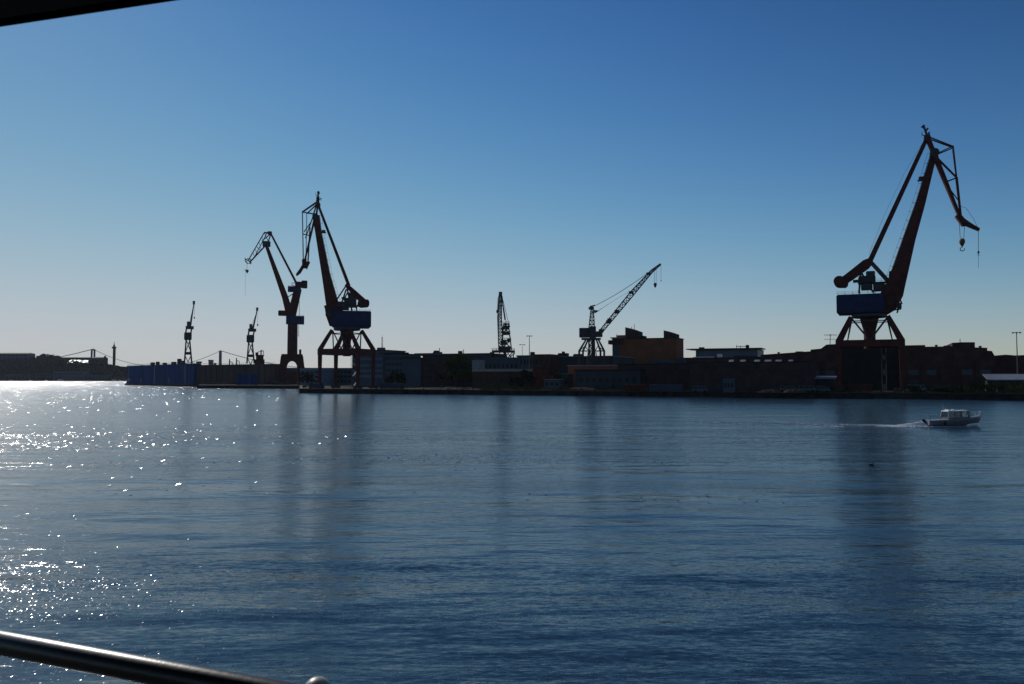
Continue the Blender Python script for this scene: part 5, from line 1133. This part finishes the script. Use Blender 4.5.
# ------------------------------------------------------------------ motor boat with its wake
def motor_boat():
    D = 117; c = G(951.5, D, 0); root = empty('motor_boat', c, 'small grey blue cabin boat speeding to the right with white foam behind it', 'boat'); u = Vector((math.cos(.06), math.sin(.06), 0)); n = Vector((-u.y, u.x, 0)); T = R(1.5)
    def pt(x, y, z): return c + u * x + n * y + UP * (z + x * math.tan(T))
    st = [(-4.2, 1.25, .95), (-2.5, 1.4, 1.0), (0, 1.45, 1.08), (2.0, 1.2, 1.2), (3.4, .7, 1.34), (4.35, .03, 1.5)]
    rings = []
    for x, w_, z in st:
        k = (x + 4.2) / 8.55; zk = -.35 + max(0, (k - .7)) * 3.2; xx = x - (.0 if k < .9 else .12)
        rings.append([pt(xx, -w_, z), pt(x - .1 * k, -w_ * (.97 - .2 * k), z * .6), pt(x - .45 * k, -w_ * (.9 - .45 * k), min(z * .3, z) * (1 - .2 * k)), pt(x - .9 * k, 0, zk), pt(x - .45 * k, w_ * (.9 - .45 * k), z * .3 * (1 - .2 * k)), pt(x - .1 * k, w_ * (.97 - .2 * k), z * .6), pt(xx, w_, z)])
    mb = MB(); vs = [v for r_ in rings for v in r_]; K_ = 7; fs = [(j * K_ + i, (j + 1) * K_ + i, (j + 1) * K_ + i + 1, j * K_ + i + 1) for j in range(len(rings) - 1) for i in range(K_ - 1)]
    fs += [(j * K_, j * K_ + K_ - 1, (j + 1) * K_ + K_ - 1, (j + 1) * K_) for j in range(len(rings) - 1)]; fs += [tuple(range(K_)), tuple(range((len(rings) - 1) * K_, len(rings) * K_))]
    mb.add(vs, fs); hl = mb.build('hull', M['hull2'], root)
    mb = MB()
    for sgn in (-1, 1):
        for (x0, w0, z0), (x1, w1, z1) in zip(st[:-1], st[1:]): mb.beam(pt(x0, sgn * w0 * 1.0, z0 - .12), pt(x1, sgn * w1, z1 - .12), .26, .26, .08, .08, n=n)
    mb.build('sheer_band', M['hull'], root)
    # wheelhouse: sill, roof, pillars, panes
    mb = MB(); lo = [(-1.2, -.95), (1.9, -.85), (2.45, -.4), (2.45, .4), (1.9, .85), (-1.2, .95)]; mb.prism([pt(x, y, 1.0) for x, y in lo], [pt(x * .98, y * .97, 1.32) for x, y in lo]); mb.build('cabin_side', M['hull'], root)
    mb = MB(); mb.prism([pt(x * .93 - .05, y * .92, 2.16) for x, y in lo], [pt(x * .9 - .08, y * .86, 2.27) for x, y in lo]); mb.build('cabin_roof', M['white'], root)
    mb = MB(); hi = [(x * .9, y * .88) for x, y in lo]
    for (x, y), (a, b) in zip(lo, hi): mb.beam(pt(x * .98, y * .97, 1.3), pt(a, b, 2.17), .11)
    for x in (-.2, .85):
        for s in (-1, 1): mb.beam(pt(x, s * .9, 1.3), pt(x * .95, s * .83, 2.17), .1)
    mb.build('window_pillar', M['pale'], root)
    gl = bpy.data.materials.get('boat_glass') or bpy.data.materials.new('boat_glass'); gl.use_nodes = True; b_ = gl.node_tree.nodes['Principled BSDF']; b_.inputs['Base Color'].default_value = (.35, .42, .45, 1); b_.inputs['Transmission Weight'].default_value = 1; b_.inputs['Roughness'].default_value = .03
    mb = MB()
    for s in (-1, 1):
        q = [pt(-1.15, s * .92, 1.33), pt(1.85, s * .82, 1.33), pt(1.7, s * .77, 2.15), pt(-1.1, s * .84, 2.15)]; mb.prism(q, [v + n * .02 for v in q])
    q = [pt(2.38, -.38, 1.33), pt(2.38, .38, 1.33), pt(2.15, .35, 2.15), pt(2.15, -.35, 2.15)]; mb.prism(q, [v + u * .02 for v in q]); mb.build('window_glass', gl, root)
    mb = MB(); 
    for x, y in ((.9, .35), (.9, -.35)): mb.lathe(pt(x, y, 1.35), [(.2, 0), (.24, .25), (.18, .45), (.12, .5), (.13, .7)], 8)
    mb.build('seat', M['tarred'], root)
    mb = MB()
    for s in (-1, 1):
        pts = [pt(2.3, s * 1.05, 1.25), pt(2.5, s * 1.0, 1.75), pt(3.4, s * .62, 1.92), pt(4.2, s * .12, 2.02)]; mb.path(pts, .025, 6)
        for x, y, z in ((3.0, .85, 1.3), (3.7, .45, 1.4), (4.15, .12, 1.48)): mb.tube(pt(x, s * y, z), pt(x, s * y * .95, z + .52), .02, .02, 6)
    mb.tube(pt(4.2, -.12, 2.02), pt(4.2, .12, 2.02), .025, .025, 6); mb.build('bow_rail', M['white'], root)
    mb = MB()
    for s in (-1, 1): mb.path([pt(-4.1, s * 1.15, .95), pt(-4.1, s * 1.15, 1.5), pt(-2.6, s * 1.25, 1.5), pt(-2.6, s * 1.25, 1.0)], .022, 6)
    mb.build('stern_rail', M['greysteel'], root)
    mb = MB(); mb.obox(pt(-4.4, 0, 0), u, n, .2, .18, .35, 1.0); mb.beam(pt(-4.45, 0, .5), pt(-4.55, 0, -.4), .16); mb.build('outboard_motor', M['tarred'], root, bevel=.05)
    mb = MB(); mb.obox(pt(-.7, 0, 0), u, n, .12, .55, 2.27, 2.4); mb.tube(pt(-.9, .5, 2.25), pt(-1.25, .5, 3.3), .015, .01, 5); mb.lathe(pt(.1, 0, 2.26), [(.25, 0), (.25, .12), (.1, .18)], 12); mb.tube(pt(-1.0, 0, 2.25), pt(-1.0, 0, 2.75), .02, .02, 5)
    for x in (-.95, -.35, .3, 1.2): mb.lathe(pt(x, -.55, 2.26), [(.05, 0), (.06, .1), (.02, .14)], 8)
    mb.build('roof_gear', M['white'], root)
    for y in (-.6, .6): mb = MB(); mb.lathe(pt(-2.0, -1.45 if y < 0 else 1.45, .55), [(.05, -.25), (.12, -.2), (.12, .2), (.05, .25)], 10); mb.build('fender', M['tarred'], root)
    # foam: mounds of many small clods, thinning out behind
    vs, fs = [], []
    def clod(x, y, z, r):
        b0 = len(vs); d6 = [(1, 0, 0), (0, 1, 0), (-1, 0, 0), (0, -1, 0), (0, 0, .6), (0, 0, -.6)]
        an = random.uniform(0, 6); ca, sa = math.cos(an), math.sin(an)
        for a in d6: vs.append(tuple(c + u * (x + (a[0] * ca - a[1] * sa) * r * 1.6) + n * (y + (a[0] * sa + a[1] * ca) * r) + UP * (z + a[2] * r)))
        for a, b_, e in ((0, 1, 4), (1, 2, 4), (2, 3, 4), (3, 0, 4), (1, 0, 5), (2, 1, 5), (3, 2, 5), (0, 3, 5)): fs.append((b0 + a, b0 + b_, b0 + e))
    for i in range(5200):
        t = random.random() ** 1.5; x = -4.3 - t * 5.5; y = random.gauss(0, .45 + t * .35); h = .75 * (1 - t) ** 1.1 * math.exp(-(y / .8) ** 2) * math.sin(min(1, t * 9 + .35) * 1.57); clod(x, y, random.uniform(0, max(h, .03)), random.uniform(.04, .11))
    for i in range(2600):
        t = random.random(); x = -9 - t * 14; y = (1 if random.random() < .5 else -1) * (.35 + t * 1.0) + random.gauss(0, .22); 
        if math.sin(x * 1.7) + math.sin(x * .63 + 1) > -.4 + t * 1.5: clod(x, y, random.uniform(.0, .05), random.uniform(.03, .07))
    for i in range(800):
        x = -8 - random.random() ** 1.3 * 26; y = .33 * (-x - 5) + random.gauss(0, .7)
        if math.sin(x * 1.1) + math.sin(x * .41 + 2) > -1.2: clod(x, y, random.uniform(.02, .12), random.uniform(.04, .085))
    for i in range(1400):
        x = random.uniform(-4.2, 3.2); s = random.choice((-1, 1)); y = s * (1.45 - max(0, x - 1) * .3 + abs(random.gauss(0, .13)) + .02); clod(x, y, random.uniform(0, .06 if x < 1 else .2), random.uniform(.02, .06))
    me = bpy.data.meshes.new('wake_foam'); me.from_pydata([tuple(Vector(v) - c) for v in vs], [], fs); me.materials.append(M['foam']); o = bpy.data.objects.new('wake_foam', me); o.location = c; col.objects.link(o); tag(o, 'white foam trailing behind the speeding boat', 'foam', kind='stuff')
motor_boat()

def bird():
    c = G(869.5, 64.5, 0); bm = MB(); root = empty('water_bird', c, 'tiny dark bird floating on the open water left of the boat', 'bird'); u = X1
    prof = [(.01, -.21), (.05, -.17), (.085, -.06), (.09, .03), (.07, .11), (.03, .17)]
    bm.lathe(c + UP * .045, prof, 12, u)
    bm.tube(c + u * .13 + UP * .06, c + u * .17 + UP * .19, .035, .025, 8); bm.lathe(c + u * .16 + UP * .21, [(.01, -.04), (.035, -.02), (.036, .02), (.02, .045)], 10, u); bm.tube(c - u * .17 + UP * .06, c - u * .27 + UP * .10, .03, .01, 6)
    bm.build('body', M['tarred'], root, smooth=True); bm = MB(); bm.tube(c + u * .2 + UP * .21, c + u * .255 + UP * .2, .012, .004, 6); bm.build('beak', M['yellow'], root)
bird()

# ------------------------------------------------------------------ the ferry we stand on
def ferry():
    a = P(0, 643, 1.82); b = P(285, 696.5, 1.52); b.z = a.z; d = (b - a).normalized(); n = Vector((-d.y, d.x, 0)); rr = .0255
    root = empty('deck_railing', a - UP * 1.0, 'dark glossy ship railing in the lower left foreground', 'railing')
    mb = MB(); p0 = a - d * 3.0; p1 = a + d * 3.5; N = 24
    mb.lathe(p0, [(rr, 0), (rr, (p1 - p0).length)], N, d); o = mb.build('top_rail', M['rail'], root, smooth=True)
    c = P(317.5, 691.5, 1.50); mb = MB(); prof = [(.026 * math.sin(t), -.026 * math.cos(t)) for t in [math.pi * i / 14 for i in range(15)]]; mb.lathe(c, prof, 24); mb.build('ball_cap', M['railball'], root, smooth=True)
    for k in (-1.9, -.55, None, 2.0):
        p = a + d * k if k is not None else Vector((c.x, c.y, a.z)); mb = MB(); mb.tube((p.x, p.y, 5.42), (p.x, p.y, a.z - (.0 if k is not None else -.03)), .019, .019, 14); mb.build('post', M['rail'], root, smooth=True)
    for z in (a.z - .34, a.z - .66): mb = MB(); mb.tube(Vector((p0.x, p0.y, z)), Vector((p1.x, p1.y, z)), .012, .012, 10); mb.build('lower_rail', M['rail'], root, smooth=True)
    rc = a + d * 0.2 - n * 3.9
    mb = MB(); mb.obox(rc, d, n, 9, 4.02, 5.3, 5.42); o = mb.build('ferry_deck', M['asphalt']); tag(o, kind='structure')
    hl = empty('ferry_hull', (rc.x, rc.y, 0), 'ferry hull side below the railing', 'ferry'); mb = MB(); mb.obox(rc, d, n, 9.4, 4.0, -1, 5.29); mb.build('side', M['white'], hl)
    # roof overhang
    zr = 7.85; q0 = ray(0, 27); q0 = CAM + q0 * ((zr - 7) / q0.z); q1 = ray(180, 0); q1 = CAM + q1 * ((zr - 7) / q1.z); e = (q1 - q0).normalized(); m_ = Vector((-e.y, e.x, 0))
    rt = empty('roof_canopy', q0, 'black underside of a ship roof cutting across the upper left corner', 'canopy'); mb = MB(); cc = q0 + e * .3 - m_ * 1.9
    mb.obox(cc, e, m_, 4.5, 1.9, zr, zr + .05); mb.build('roof_panel', M['roofunder'], rt)
    mb = MB(); mb.obox(cc + m_ * 1.88, e, m_, 4.5, .02, zr - .0, zr + .12); mb.build('edge_strip', M['roofunder'], rt, bevel=.004)
    mb = MB()
    for i in range(30): p = q0 + e * (-1 + i * .11 + random.uniform(-.02, .02)) - m_ * .012; mb.lathe(p + UP * (zr - q0.z - .004), [(.004, 0), (.006, .004)], 8)
    mb.build('rivets', M['roofunder'], rt)['kind'] = 'stuff'
    for k in (-1.5, 0, 1.5): mb = MB(); mb.beam(cc + e * k * 2 - m_ * 1.7 + UP * (zr - q0.z - .05), cc + e * k * 2 + m_ * 1.5 + UP * (zr - q0.z - .05), .06, .06, .1, .1); mb.build('rib', M['roofunder'], rt)
ferry()
